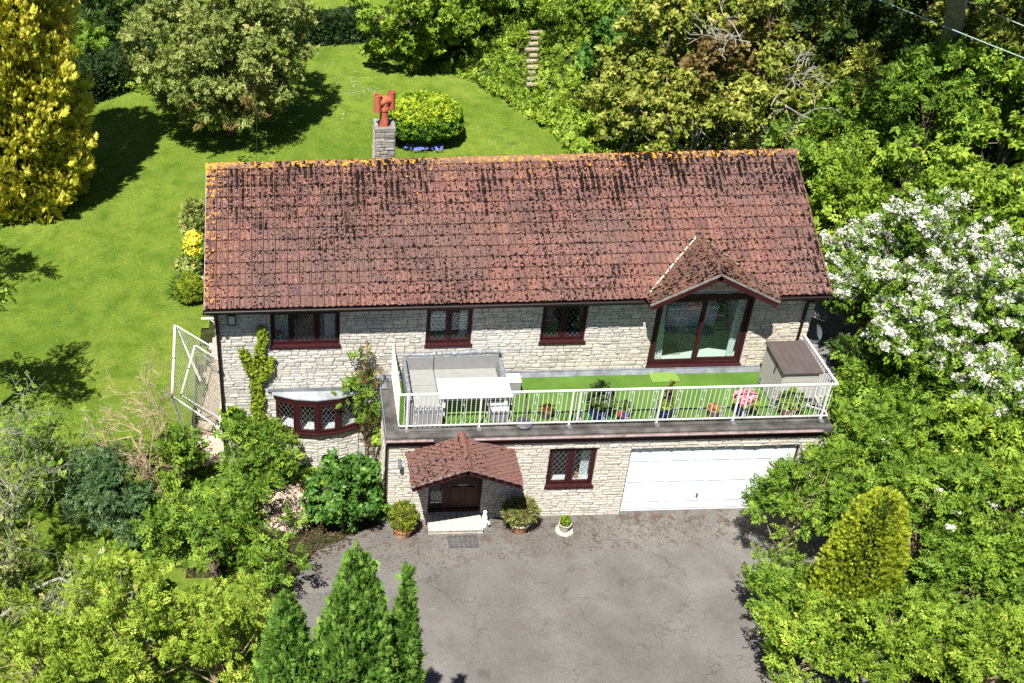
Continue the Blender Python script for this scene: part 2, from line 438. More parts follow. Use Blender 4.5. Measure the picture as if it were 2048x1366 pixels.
def glass_mat():
    M, n = mat('window_glass')
    t = N(n, 'ShaderNodeBsdfTransparent'); t.inputs[0].default_value = (.94, .96, .955, 1)
    g = N(n, 'ShaderNodeBsdfGlossy'); g.inputs['Roughness'].default_value = .02; g.inputs[0].default_value = (.9, .95, 1, 1)
    f = N(n, 'ShaderNodeLayerWeight'); f.inputs[0].default_value = .5
    x = N(n, 'ShaderNodeMixShader'); n.links.new(math_(n, 'MULTIPLY_ADD', math_(n, 'POWER', f.outputs['Facing'], 4.0), .6, .032), x.inputs[0])
    n.links.new(t.outputs[0], x.inputs[1]); n.links.new(g.outputs[0], x.inputs[2]); out(n, x.outputs[0]); return M
M_GLASS = glass_mat()
def leaf_mat(name, stops, trans=.32, rough=.55, spec=.16, part='foliage', blue=None, nz=.18, nscale=.9):
    M, n = mat(name)
    a = N(n, 'ShaderNodeAttribute', attribute_name='v')
    f = math_(n, 'ADD', a.outputs['Fac'], math_(n, 'MULTIPLY', math_(n, 'SUBTRACT', noise(n, nscale, 3), .5), nz*2))
    c = ramp(n, f, stops)
    p = princ(n, c, rough, spec)
    t = N(n, 'ShaderNodeBsdfTranslucent')
    c2 = mix(n, 1.0, c, (1.0, 1.12, .55), 'MULTIPLY'); n.links.new(c2, t.inputs[0])
    x = N(n, 'ShaderNodeMixShader'); x.inputs[0].default_value = trans*.72
    n.links.new(p, x.inputs[1]); n.links.new(t.outputs[0], x.inputs[2]); out(n, x.outputs[0])
    M['part'] = part; return M
L_GOLD = leaf_mat('golden_cypress', [(.0, (.17, .17, .012)), (.4, (.42, .40, .035)), (.7, (.66, .61, .09)), (1, (.78, .74, .20))], .25)
L_OLIVE = leaf_mat('olive_cream_leaf', [(0, (.075, .10, .020)), (.45, (.19, .235, .052)), (.8, (.36, .40, .12)), (1, (.42, .33, .16))], .25)
L_BRIGHT = leaf_mat('bright_green_leaf', [(0, (.055, .10, .011)), (.5, (.185, .29, .027)), (1, (.43, .52, .07))], .35)
L_MID = leaf_mat('mid_green_leaf', [(0, (.040, .085, .011)), (.5, (.125, .225, .023)), (1, (.31, .42, .05))], .32)
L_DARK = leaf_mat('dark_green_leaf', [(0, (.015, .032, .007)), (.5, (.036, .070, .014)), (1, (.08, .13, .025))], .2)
L_BLUEG = leaf_mat('blue_green_leaf', [(0, (.012, .032, .010)), (.5, (.034, .074, .022)), (1, (.13, .21, .08))], .15)
L_GLOSS = leaf_mat('glossy_dark_leaf', [(0, (.020, .060, .010)), (.5, (.055, .140, .018)), (1, (.14, .27, .040))], .2, .45, .25)
L_SYC = leaf_mat('sycamore_leaf', [(0, (.08, .10, .015)), (.5, (.22, .255, .04)), (.8, (.40, .41, .085)), (1, (.40, .27, .10))], .3)
L_RUST = leaf_mat('rusty_young_leaf', [(0, (.08, .055, .02)), (.5, (.17, .115, .04)), (1, (.25, .22, .07))], .3)
L_LIME = leaf_mat('lime_green_leaf', [(0, (.10, .165, .015)), (.5, (.26, .36, .038)), (1, (.50, .57, .10))], .4)
L_LEY = leaf_mat('leyland_needles', [(0, (.035, .095, .012)), (.45, (.11, .225, .032)), (.8, (.21, .36, .06)), (1, (.32, .48, .10))], .2, .6)
L_GOLD2 = leaf_mat('yellow_green_conifer', [(0, (.13, .17, .010)), (.5, (.32, .385, .03)), (1, (.56, .61, .07))], .25)
L_HEDGE = leaf_mat('hedge_leaf', [(0, (.012, .028, .008)), (.5, (.030, .058, .014)), (1, (.06, .10, .025))], .2)
L_CLIP = leaf_mat('clipped_yellow_leaf', [(0, (.020, .065, .008)), (.4, (.09, .19, .014)), (.7, (.28, .38, .022)), (1, (.46, .50, .04))], .3)
L_BOX = leaf_mat('box_leaf', [(0, (.07, .11, .010)), (.5, (.17, .23, .018)), (1, (.28, .33, .03))], .3)
L_BLOS = leaf_mat('white_blossom', [(0, (.42, .44, .34)), (.5, (.66, .66, .60)), (1, (.80, .80, .76))], .25, .7, part='blossom')
L_YEL = leaf_mat('yellow_flower', [(0, (.62, .50, .03)), (1, (.80, .70, .08))], .25, .7, part='flower')
L_PUR = leaf_mat('purple_flower', [(0, (.13, .08, .38)), (1, (.24, .17, .55))], .2, .7, part='flower')
L_BLUE = leaf_mat('blue_flower', [(0, (.10, .12, .50)), (1, (.25, .30, .72))], .2, .7, part='flower')
L_PINK = leaf_mat('pink_flower', [(0, (.75, .16, .22)), (1, (.85, .40, .45))], .2, .7, part='flower')
L_RED = leaf_mat('red_flower', [(0, (.30, .03, .02)), (1, (.55, .08, .04))], .2, .7, part='flower')
L_TAN = leaf_mat('dry_leaf', [(0, (.05, .032, .020)), (1, (.13, .085, .052))], .1, .9, part='foliage')
L_GRASS = leaf_mat('grass_blade', [(0, (.09, .18, .016)), (.5, (.18, .30, .028)), (1, (.33, .42, .05))], .3)

# ------------------------------------------------------------------ ground
def lawn_mat():
    M, n = mat('lawn_grass')
    c = ramp(n, noise(n, .22, 3, .5), [(.32, (.145, .225, .024)), (.52, (.215, .300, .037)), (.72, (.300, .370, .056))])
    c = mix(n, ramp(n, noise(n, 1.4, 5, .62), [(.44, .0), (.62, .7)]), c, (.080, .175, .017))
    c = mix(n, ramp(n, noise(n, .8, 4, .6, mapped(n, (1, .35, 1), (5, 0, 0), (0, 0, .5))), [(.5, .0), (.75, .6)]), c, (.31, .37, .06))
    st = N(n, 'ShaderNodeTexWave'); st.bands_direction = 'X'; st.inputs['Scale'].default_value = .42; st.inputs['Distortion'].default_value = 2.5; st.inputs['Detail'].default_value = 2; st.inputs['Detail Scale'].default_value = .5
    n.links.new(mapped(n, (1, 1, 1), (0, 0, 0), (0, 0, .35)), st.inputs[0])
    c = mix(n, math_(n, 'MULTIPLY', st.outputs[1], .22), c, (.22, .32, .035))
    c = mix(n, ramp(n, noise(n, 9, 5, .75), [(.36, .38), (.52, 0)]), c, (.065, .145, .016))
    c = mix(n, ramp(n, noise(n, 26, 4, .7), [(.32, .6), (.54, 0)]), c, (.030, .065, .010))
    c = mix(n, ramp(n, noise(n, 40, 3, .7, mapped(n, (1, 1, 1), (9, 9, 0))), [(.58, 0), (.74, .6)]), c, (.33, .40, .07))
    out(n, princ(n, c, .85, .15, math_(n, 'ADD', noise(n, 30, 3, .7), noise(n, 75, 2, .7)), 1.0, .05)); return M
M_LAWN = lawn_mat()
def soil_mat():
    M, n = mat('woodland_floor')
    c = ramp(n, noise(n, 3, 6, .7), [(.3, (.016, .016, .008)), (.55, (.035, .04, .014)), (.75, (.06, .085, .02))])
    out(n, princ(n, c, .95, .1, noise(n, 14, 4), 1, .05)); return M
M_FLOOR = soil_mat()
def tarmac_mat():
    M, n = mat('old_tarmac')
    c = ramp(n, noise(n, .5, 4, .6), [(.3, (.118, .111, .101)), (.5, (.165, .156, .143)), (.72, (.225, .213, .195))])
    c = mix(n, ramp(n, noise(n, 1.7, 5, .7), [(.5, 0), (.72, .5)]), c, (.105, .085, .072))
    c = mix(n, ramp(n, noise(n, 120, 2, .6), [(.38, .6), (.6, 0)]), c, (.065, .058, .052))
    c = mix(n, ramp(n, noise(n, 95, 2, .6, mapped(n, (1, 1, 1), (4, 4, 0))), [(.62, 0), (.72, .6)]), c, (.30, .28, .26))
    c = mix(n, ramp(n, noise(n, 24, 3, .75), [(.36, .42), (.55, 0)]), c, (.085, .078, .070))
    c = mix(n, ramp(n, noise(n, 34, 2, .7, mapped(n, (1, 1, 1), (14, 4, 0))), [(.62, 0), (.75, .5)]), c, (.34, .32, .29))
    # dark round stains
    v = N(n, 'ShaderNodeTexVoronoi'); v.inputs['Scale'].default_value = .85; v.inputs['Randomness'].default_value = 1
    n.links.new(pos(n), v.inputs[0])
    d = math_(n, 'ADD', v.outputs[0], math_(n, 'MULTIPLY', noise(n, 6, 4), .35))
    c = mix(n, ramp(n, d, [(.24, .6), (.33, 0)]), c, (.075, .066, .062))
    # cracks
    v2 = N(n, 'ShaderNodeTexVoronoi'); v2.feature = 'DISTANCE_TO_EDGE'; v2.inputs['Scale'].default_value = .7
    mx = n.nodes.new('ShaderNodeVectorMath'); mx.operation = 'ADD'
    nz = N(n, 'ShaderNodeTexNoise'); nz.inputs['Scale'].default_value = 2.2; nz.inputs['Detail'].default_value = 5
    sc = n.nodes.new('ShaderNodeVectorMath'); sc.operation = 'SCALE'; sc.inputs[3].default_value = 1.1
    n.links.new(pos(n), nz.inputs[0]); n.links.new(nz.outputs[1], sc.inputs[0]); n.links.new(sc.outputs[0], mx.inputs[0]); n.links.new(pos(n), mx.inputs[1]); n.links.new(mx.outputs[0], v2.inputs[0])
    cr = ramp(n, v2.outputs[0], [(.002, 1), (.0065, 0)])
    cr = math_(n, 'MULTIPLY', cr, ramp(n, noise(n, .6, 2, .5, mapped(n, (1, 1, 1), (2, 8, 0))), [(.45, 0), (.55, .8)]))
    c = mix(n, math_(n, 'MULTIPLY', cr, .12), c, (.045, .032, .026))
    # brown moss and crumbs near the house
    sep = n.nodes.new('ShaderNodeSeparateXYZ'); n.links.new(pos(n), sep.inputs[0])
    near = ramp(n, math_(n, 'ADD', math_(n, 'MULTIPLY', sep.outputs[1], .25), 1.0), [(0.3, 0), (.95, .185)])
    mm = math_(n, 'ADD', noise(n, 3.2, 7, .78), near)
    c = mix(n, ramp(n, mm, [(.66, 0), (.76, .8)]), c, (.080, .054, .037))
    # pale swept patch near the step
    pp = noise(n, .55, 3, .5, mapped(n, (1, 1, 1), (1.3, 2.2, 0)))
    c = mix(n, ramp(n, pp, [(.52, 0), (.75, .28)]), c, (.25, .235, .215))
    out(n, princ(n, c, .9, .2, math_(n, 'ADD', noise(n, 110, 2), math_(n, 'MULTIPLY', cr, -3)), .7, .012)); return M
M_TAR = tarmac_mat()
M_GRAV = simple('pinkish_gravel', (.42, .34, .265), .95, .15, .5, 30, .9, dirt=(.20, .14, .10))
M_PAVE = simple('grey_paving', (.17, .165, .155), .9, .15, .25, 3, .3)

def grid_mesh(name, xs, ys, M, keep=None, dz=0.0, kind='structure', rough=0.0):
    X, Y = np.meshgrid(xs, ys); Z = H(X, Y)+dz
    if rough: Z = Z+rng.random(Z.shape)*rough
    V = np.stack([X, Y, Z], -1).reshape(-1, 3); nx = len(xs); ny = len(ys)
    i, j = np.meshgrid(np.arange(nx-1), np.arange(ny-1)); a = (j*nx+i).ravel()
    F = np.stack([a, a+1, a+nx+1, a+nx], 1)
    if keep is not None:
        cx = (V[F[:, 0], 0]+V[F[:, 2], 0])/2; cy = (V[F[:, 0], 1]+V[F[:, 2], 1])/2
        F = F[keep(cx, cy)]
        u, inv = np.unique(F, return_inverse=True); V = V[u]; F = inv.reshape(F.shape)
    o = link(name, np_mesh(name, V, F, M, smooth=True)); tag(o, kind=kind); return o
def inside(px, py, poly):
    px = np.asarray(px, float); py = np.asarray(py, float); c = np.zeros(px.shape, bool); k = len(poly)
    for i in range(k):
        x0, y0 = poly[i][:2]; x1, y1 = poly[(i+1) % k][:2]
        t = ((y0 > py) != (y1 > py)) & (px < (x1-x0)*(py-y0)/(y1-y0+1e-12)+x0); c ^= t
    return c
xs = np.concatenate([np.linspace(-500, -62, 24), np.arange(-60, 60.1, 1.0), np.linspace(62, 500, 24)])
ys = np.concatenate([np.linspace(-120, -32, 10), np.arange(-30, 80.1, 1.0), np.linspace(82, 700, 30)])
tag(grid_mesh('ground', xs, ys, M_FLOOR), 'dark earth and undergrowth floor of the whole plot under the trees')
LAWN = [(-70, -25), (-11.2, -25), (-9.4, -6), (-9.0, -2.8), (-9.6, -1.9), (-11.2, -1.7), (-12.6, -1.2), (-13.2, .2), (-13.0, 2.4), (-11.6, 3.6), (-11.3, 5.2), (-11.4, 9.8), (-11.1, 16),
        (5.6, 14), (5.4, 17), (4.6, 19.5), (4.0, 20.9), (3.4, 22.5), (2.55, 24.8), (1.62, 27.1), (.5, 28.9), (-.75, 30.2), (-1.5, 34), (-2, 60), (-70, 60)]
xs = np.arange(-45, 8.01, .25); ys = np.arange(-24, 56.01, .35)
tag(grid_mesh('lawn', xs, ys, M_LAWN, lambda x, y: inside(x+.12*np.sin(y*3.1), y+.12*np.sin(x*2.7), LAWN), .045, rough=.012), 'mown green lawn round the left side and back of the house')
DRIVE = [(-8.0, -1.1), (-6.2, -.05), (-6.1, .3), (4.7, .3), (5.4, -.6), (5.6, -30), (-8.8, -30), (-8.6, -2.2)]
def flat_sheet(name, poly, z, M, label, wob=.05, step=.12, seed=1):
    r = np.random.default_rng(seed); Q = []
    for i in range(len(poly)):
        p, q = np.array(poly[i]), np.array(poly[(i+1) % len(poly)]); k = min(60, max(1, int(np.linalg.norm(q-p)/step)))
        for j in range(k): Q.append(p+(q-p)*j/k+r.normal(0, wob*.5, 2)+wob*np.array([math.sin(j*1.3+i), math.cos(j*.9)]))
    m_ = MB(); m_.add([(x, y, z) for x, y in Q], [tuple(range(len(Q)))]); o = m_.build(name, M)
    tag(o, label, kind='structure'); return o
flat_sheet('driveway', DRIVE[::-1] if 0 else DRIVE[::-1], .012, M_TAR, 'old grey tarmac driveway in front of the garage', .03)
GRAV = [(-9.3, -.3), (-8.2, -.35), (-7.9, .9), (-8.5, 1.5), (-9.5, 1.2)]
flat_sheet('gravel_path', GRAV[::-1], .030, M_GRAV, 'pale pinkish gravel between the shrubs and the bow window', .06)
SIDE = [(-11.7, 2.4), (-10.46, 2.2), (-10.46, 10), (-11.0, 10), (-11.2, 6)]
tag(grid_mesh('side_path', np.arange(-12, -10, .1), np.arange(2, 10.2, .1), M_GRAV, lambda x, y: inside(x+.1*np.sin(y*4), y, SIDE), .028, rough=.02), 'worn gravelly path along the left end of the house')
b = MB(); b.add([(5.15, 1.2, 1.6), (5.15, 12, 1.9), (8.6, 12, 1.9), (8.6, 1.6, 1.6), (6.6, .6, 1.6)], [(0, 4, 3, 2, 1)])
tag(b.build('side_paving', M_PAVE), 'shaded grey paving at the right end of the house', kind='structure')

# ------------------------------------------------------------------ house
house = thing('house', 'two storey stone house with mossy red tiled roof, balcony and white garage door', 'house', (-2.8, 3, 0))
D = 2.457
XL, XR = -10.45, 4.95
class Frame:
    """local frame on a wall: u along, z up, n outwards"""
    def __init__(s, O, u, n): s.O = np.array(O, float); s.u = unit(np.array(u, float)); s.n = unit(np.array(n, float)); s.z = np.array([0, 0, 1.])
    def p(s, a, b, c): return s.O+a*s.u+b*s.z+c*s.n
    def box(s, mb, a0, a1, b0, b1, c0, c1): mb.fbox(s.O, s.u, s.z, s.n, a0, a1, b0, b1, c0, c1)

def wall(name, x0, x1, z0, z1, y, openings, thick=.3, extra=None):
    """masonry backing with real openings, facing -Y"""
    b = MB()
    cx = sorted({x0, x1, *[o[0] for o in openings], *[o[1] for o in openings]}); cz = sorted({z0, z1, *[o[2] for o in openings], *[o[3] for o in openings]})
    for i in range(len(cx)-1):
        for j in range(len(cz)-1):
            a, c = (cx[i]+cx[i+1])/2, (cz[j]+cz[j+1])/2
            if any(o[0] < a < o[1] and o[2] < c < o[3] for o in openings): continue
            b.box(cx[i], cx[i+1], y+.02, y+thick, cz[j], cz[j+1])
    if extra: extra(b)
    return b.build(name, M_MORT, house)

def stone_variant(seed):
    r = random.Random(seed); V = []; F = []
    out8 = [(-.5, -.34), (-.42, -.5), (.0, -.5), (.42, -.5), (.5, -.34), (.5, .0), (.5, .36), (.41, .5), (.0, .5), (-.4, .5), (-.5, .34), (-.5, .0)]
    o = [(x+r.uniform(-.022, .022), z+r.uniform(-.07, .07)) for x, z in out8]
    n = len(o)
    for x, z in o: V.append((x, .0, z))
    for x, z in o: V.append((x*.99, -.55-r.uniform(0, .2), z*.96))
    for x, z in o[::3]: V.append((x*.72+r.uniform(-.05, .05), -.95-r.uniform(0, .45), z*.62))
    for i in range(n): F.append((i, (i+1) % n, n+(i+1) % n, n+i))
    for k in range(4):
        a = 2*n+k; b_ = 2*n+(k+1) % 4; i = n+3*k
        F.append((i, i+1, a)); F.append((i+1, i+2, b_, a)) ; F.append((i+2, n+(3*k+3) % n, b_))
    F.append((2*n, 2*n+1, 2*n+2, 2*n+3))
    return V, F
STV = [stone_variant(s) for s in range(10)]
def stone_mesh(i, M):
    me = bpy.data.meshes.new('stone'); me.from_pydata(STV[i][0], [], STV[i][1]); me.materials.append(M); me.update(); return me

def layout(x0, x1, z0, z1, openings, seed, hs=(.07, .15), ws=(.15, .46)):
    r = random.Random(seed); L = []; z = z0
    while z < z1-.02:
        h = r.uniform(*hs)
        if z+h > z1-.05: h = z1-z
        x = x0
        while x < x1-.01:
            w_ = r.uniform(*ws)*(1.0 if h > .09 else .85)
            if x+w_ > x1-.1: w_ = x1-x
            L.append([x, x+w_, z, z+h]); x += w_
        z += h
    # let some stones span two courses, split others in two thin ones
    O = []
    for s in L:
        a, b_, c, d = s; q = r.random()
        if d-c > .10 and q < .20: m_ = c+(d-c)*r.uniform(.4, .6); O += [[a, b_, c, m_], [a, b_, m_, d]]
        elif b_-a > .34 and q < .4: m_ = a+(b_-a)*r.uniform(.35, .65); O += [[a, m_, c, d], [m_, b_, c, d]]
        else: O.append(s)
    res = []
    for a, b_, c, d in O:
        if r.random() < .045 and b_-a < .3: c -= .0; d += .09
        parts = [[a, b_, c, d]]
        for o in openings:
            new = []
            for p in parts:
                if p[1] <= o[0] or p[0] >= o[1] or p[3] <= o[2] or p[2] >= o[3]: new.append(p); continue
                if p[0] < o[0]: new.append([p[0], o[0], p[2], p[3]])
                if p[1] > o[1]: new.append([o[1], p[1], p[2], p[3]])
                xa, xb = max(p[0], o[0]), min(p[1], o[1])
                if p[3] > o[3]: new.append([xa, xb, o[3], p[3]])
                if p[2] < o[2]: new.append([xa, xb, p[2], o[2]])
            parts = new
        for p in parts:
            p[3] = min(p[3], z1)
            if p[1]-p[0] > .035 and p[3]-p[2] > .028: res.append(p)
    return res
def lay_stones(parent, stones, frame, M, n_single, seed, dep=(.008, .024), joint=.006):
    r = random.Random(seed); meshes = [stone_mesh(i, M) for i in range(len(STV))]
    stones = sorted(stones, key=lambda s: -(s[1]-s[0])*(s[3]-s[2]))
    og = origin_of(parent); Vs = []; Fs = []; k0 = 0
    Fq = []
    for idx, (a, b_, c, d) in enumerate(stones):
        i = r.randrange(len(STV)); cx, cz = (a+b_)/2, (c+d)/2
        sx = (b_-a)-joint; sz = (d-c)-joint; sy = r.uniform(*dep)
        fx = -1 if r.random() < .5 else 1
        tw = r.uniform(-.014, .014)
        c_ = frame.p(cx, cz, 0.002)
        if idx < n_single:
            o = bpy.data.objects.new('stone', meshes[i]); COL.objects.link(o); o.parent = parent
            o.location = tuple(c_-og); o.scale = (sx, sy, sz)
            ang = math.atan2(frame.u[1], frame.u[0]); o.rotation_euler = (0, tw, ang)
        else:
            V = np.array(STV[i][0])*[sx, sy, sz]
            V = c_[None]+V[:, :1]*frame.u+V[:, 2:3]*frame.z-V[:, 1:2]*frame.n
            Vs.append(V-og); Fq += [tuple(q+k0 for q in f) for f in STV[i][1]]; k0 += len(V)
    if Vs:
        me = bpy.data.meshes.new('stone'); me.from_pydata(np.concatenate(Vs).tolist(), [], Fq); me.materials.append(M); me.update()
        tag(link('stone', me, parent), kind='stuff')

def leading(mb, fr, a0, a1, b0, b1, c, dx=.13, dz=.185, r=.0034):
    """diamond leading inside a rectangle"""
    s = dz/dx
    for sg in (1, -1):
        k = -60
        while k < 60:
            # line: z = b0 + sg*s*(a-a0) + k*dz
            pts = []
            ka = lambda z: a0+(z-b0-k*dz)/(sg*s)
            for a in (a0, a1):
                z = b0+sg*s*(a-a0)+k*dz
                if b0-1e-9 <= z <= b1+1e-9: pts.append((a, z))
            for z in (b0, b1):
                a = ka(z)
                if a0 < a < a1: pts.append((a, z))
            if len(pts) >= 2:
                p, q = min(pts), max(pts)
                if abs(p[0]-q[0]) > .01: mb.tube([fr.p(p[0], p[1], c+.001*sg), fr.p(q[0], q[1], c+.001*sg)], r, 4, cap=False)
            k += 1

def window(name, fr, a0, a1, b0, b1, splits, sill=.07, inset=-.07, lattice=True, fw=.062, sw=.05, sill_out=.05, parent=house):
    """casement window: outer frame mesh with children sash, pane, leading, sill"""
    b = MB(); c0, c1 = inset-.06, inset
    fr.box(b, a0, a0+fw, b0, b1, c0, c1); fr.box(b, a1-fw, a1, b0, b1, c0, c1)
    fr.box(b, a0+fw, a1-fw, b1-fw, b1, c0, c1); fr.box(b, a0+fw, a1-fw, b0, b0+fw, c0, c1)
    xs = [a0+fw]+[a0+(a1-a0)*s for s in splits]+[a1-fw]
    for s in xs[1:-1]: fr.box(b, s-fw*.4, s+fw*.4, b0+fw, b1-fw, c0, c1-.003)
    w_ = b.build(name, M_WOODR, parent, bevel=.004)
    for i in range(len(xs)-1):
        p = xs[i]+(fw*.4 if i else 0)+.004; q = xs[i+1]-(fw*.4 if i < len(xs)-2 else 0)-.004
        z0, z1 = b0+fw+.004, b1-fw-.004
        s = MB(); d0, d1 = inset-.045, inset+.012
        fr.box(s, p, p+sw, z0, z1, d0, d1); fr.box(s, q-sw, q, z0, z1, d0, d1); fr.box(s, p+sw, q-sw, z0, z0+sw, d0, d1); fr.box(s, p+sw, q-sw, z1-sw, z1, d0, d1)
        s.build('sash', M_WOODR, w_, bevel=.004)
        g = MB(); fr.box(g, p+sw, q-sw, z0+sw, z1-sw, inset-.022, inset-.018); g.build('pane', M_GLASS, w_)
        if lattice:
            l = MB(); leading(l, fr, p+sw, q-sw, z0+sw, z1-sw, inset-.010); l.build('leading', M_LEAD, w_)
    if sill:
        s = MB(); fr.box(s, a0-.03, a1+.03, b0-sill, b0+.014, inset+.001, sill_out); s.build('sill', M_WOODR, w_, bevel=.006)
    return w_
def niche(x0, x1, z0, z1, y, depth=1.6, zf=None, col=None, parent=house):
    """the room behind a window: floor, side walls, back wall and window board"""
    b = MB(); ya, yb = y+.30, y+depth; za = (z0-.95) if zf is None else zf; zb = z1+.14; xa, xb = x0-.35, x1+.35; t = .05
    b.box(xa-t, xa, ya, yb, za, zb); b.box(xb, xb+t, ya, yb, za, zb); b.box(xa-t, xb+t, yb, yb+t, za, zb)
    b.box(xa-t, xb+t, ya, yb+t, za-t, za); b.box(xa-t, xb+t, ya, yb+t, zb, zb+t)
    b.build('room_lining', col or M_RENDER, parent)
    s = MB(); s.box(x0+.01, x1-.01, y+.135, y+.42, z0-.03, z0+.012); s.build('window_board', M_WHITE, parent)
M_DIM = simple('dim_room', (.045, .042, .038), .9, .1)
M_CURT = simple('pale_curtain', (.70, .78, .76), .9, .1, .06)
M_CARP = simple('mint_carpet', (.42, .52, .44), .95, .05, .06, 8)
def curtain(x0, x1, z0, z1, y, label, M=M_CURT, amp=.03, folds=6, flare=0.0):
    t = MB(); n = folds*6
    for sgn in (0, 1):
        k = len(t.V)
        for i in range(n+1):
            s = i/n; ph = s*folds*2*math.pi
            for zz, f in ((z0, 1), (z1, 0)):
                t.V.append((x0+(x1-x0)*s+flare*f*s, y+amp*math.sin(ph)+sgn*.012, zz))
        for i in range(n):
            q = (k+2*i, k+2*i+2, k+2*i+3, k+2*i+1); t.F.append(q if sgn == 0 else q[::-1])
    o = t.build('curtain', M, origin=((x0+x1)/2, y, z0), smooth=True); return tag(o, label, 'curtain')

# --- upper wall and its openings
W1 = (-9.02, -7.23, 3.94, 4.99); W2 = (-5.0, -3.81, 3.87, 5.0); W3 = (-2.02, -.85, 3.87, 5.0)
PD = (.90, 3.39, 3.02, 5.14); BOW = (-8.94, -6.74, 1.32, 2.38)
op_u = [W1, W2, W3, PD, BOW]
def gable_extra(b):
    # stone gable over the patio door
    b.add([(.95, D+.02, 5.30), (3.17, D+.02, 5.30), (2.06, D+.02, 5.92), (.95, D+.3, 5.30), (3.17, D+.3, 5.30), (2.06, D+.3, 5.92)], [(0, 1, 2), (5, 4, 3), (0, 2, 5, 3), (1, 4, 5, 2)])
uw = wall('upper_wall', XL, XR, -.05, 5.30, D, op_u, extra=gable_extra)
FU = Frame((0, D, 0), (1, 0, 0), (0, -1, 0))
st = layout(XL-.01, XR+.01, 2.94, 5.28, op_u, 11) + layout(XL-.01, -6.12, 0.0, 2.94, op_u, 12)
gs = [s for s in layout(.95, 3.17, 5.30, 5.86, [], 13) if all(5.30+.56*(1-abs(x-2.06)/1.11) > s[3]-.03 for x in (s[0], s[1]))]
lay_stones(uw, st+gs, FU, M_STU, 200, 21)
# --- lower wall
LD = (-5.05, -3.66, .17, 2.14); LW = (-2.05, -.84, 1.05, 2.29); GD = (0.0, 4.27, -.1, 2.18)
lw = wall('lower_wall', -6.11, XR, -.05, 2.66, 0.0, [LD, LW, GD])
FL = Frame((0, 0, 0), (1, 0, 0), (0, -1, 0))
lay_stones(lw, layout(-6.12, XR+.01, 0.0, 2.655, [LD, LW, (0.0, 4.27, -.1, 2.24)], 14, (.07, .125), (.2, .5)), FL, M_STL, 100, 22, (.010, .024))
# left return of the lower storey and the two gable ends, the back wall
b = MB(); b.box(-6.11, -5.81, .30, D+.02, -.05, 2.62); b.box(XR-.3, XR, .30, D+.02, -.05, 2.62); ret = b.build('return_wall', M_MORT, house)
lay_stones(ret, layout(.3, D, 0, 2.6, [], 15, (.08, .14)), Frame((-6.11, D+.3, 0), (0, -1, 0), (-1, 0, 0)), M_STL, 0, 23)
YB = 9.15
b = MB()
for x in (XL, XR-.3):
    V = [(x, D+.30, -.05), (x, YB, -.05), (x, YB, 5.40), (x, 5.79, 7.33), (x, D+.30, 5.40)]
    k = [(x+.3, *v[1:]) for v in V]
    b.add(V+k, [(0, 4, 3, 2, 1), (5, 6, 7, 8, 9), (0, 1, 6, 5), (1, 2, 7, 6), (2, 3, 8, 7), (3, 4, 9, 8), (4, 0, 5, 9)])
b.box(XL+.3, XR-.3, YB-.3, YB, -.05, 5.35)
gw = b.build('gable_wall', M_MORT, house)
lay_stones(gw, layout(D+.3, YB, 0, 5.3, [], 16, (.14, .24), (.3, .6)), Frame((XL, D+YB+.3, 0), (0, -1, 0), (-1, 0, 0)), M_STU, 0, 24)
lay_stones(gw, layout(D+.3, YB, 0, 5.3, [], 17, (.14, .24), (.3, .6)), Frame((XR, 0, 0), (0, 1, 0), (1, 0, 0)), M_STU, 0, 25)
b = MB(); b.box(XL+.3, XR-.3, 3.95+2.2, YB-.3, 2.6, 2.7); b.build('upper_floor', M_RENDER, house)

# --- windows
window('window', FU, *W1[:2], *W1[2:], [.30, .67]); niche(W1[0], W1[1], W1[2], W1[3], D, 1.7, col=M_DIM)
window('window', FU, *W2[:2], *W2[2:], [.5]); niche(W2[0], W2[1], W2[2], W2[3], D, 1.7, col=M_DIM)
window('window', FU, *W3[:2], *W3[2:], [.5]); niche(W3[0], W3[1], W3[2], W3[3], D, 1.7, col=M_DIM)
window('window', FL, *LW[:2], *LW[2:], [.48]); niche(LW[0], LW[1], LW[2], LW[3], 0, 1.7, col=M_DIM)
curtain(-8.95, -8.55, 3.90, 4.98, D+.36, 'pale curtain behind the left light of the three light upstairs window')
curtain(-7.62, -7.30, 3.90, 4.98, D+.36, 'pale curtain behind the right light of the three light upstairs window')
curtain(-4.08, -3.86, 3.86, 4.98, D+.36, 'narrow curtain in the upstairs window above the corner sofa', folds=4)
curtain(-1.12, -.90, 1.04, 2.28, .36, 'white curtain at the right side of the window beside the garage', folds=4)
b = MB()
for k in range(9): b.box(-4.9, -4.45, D+.46, D+.465, 3.98+.11*k, 4.06+.11*k)
tag(b.build('window_blind', M_WHITE, origin=(-4.7, D+.46, 3.98)), 'pale slatted blind in the upstairs window above the corner sofa', 'blind')
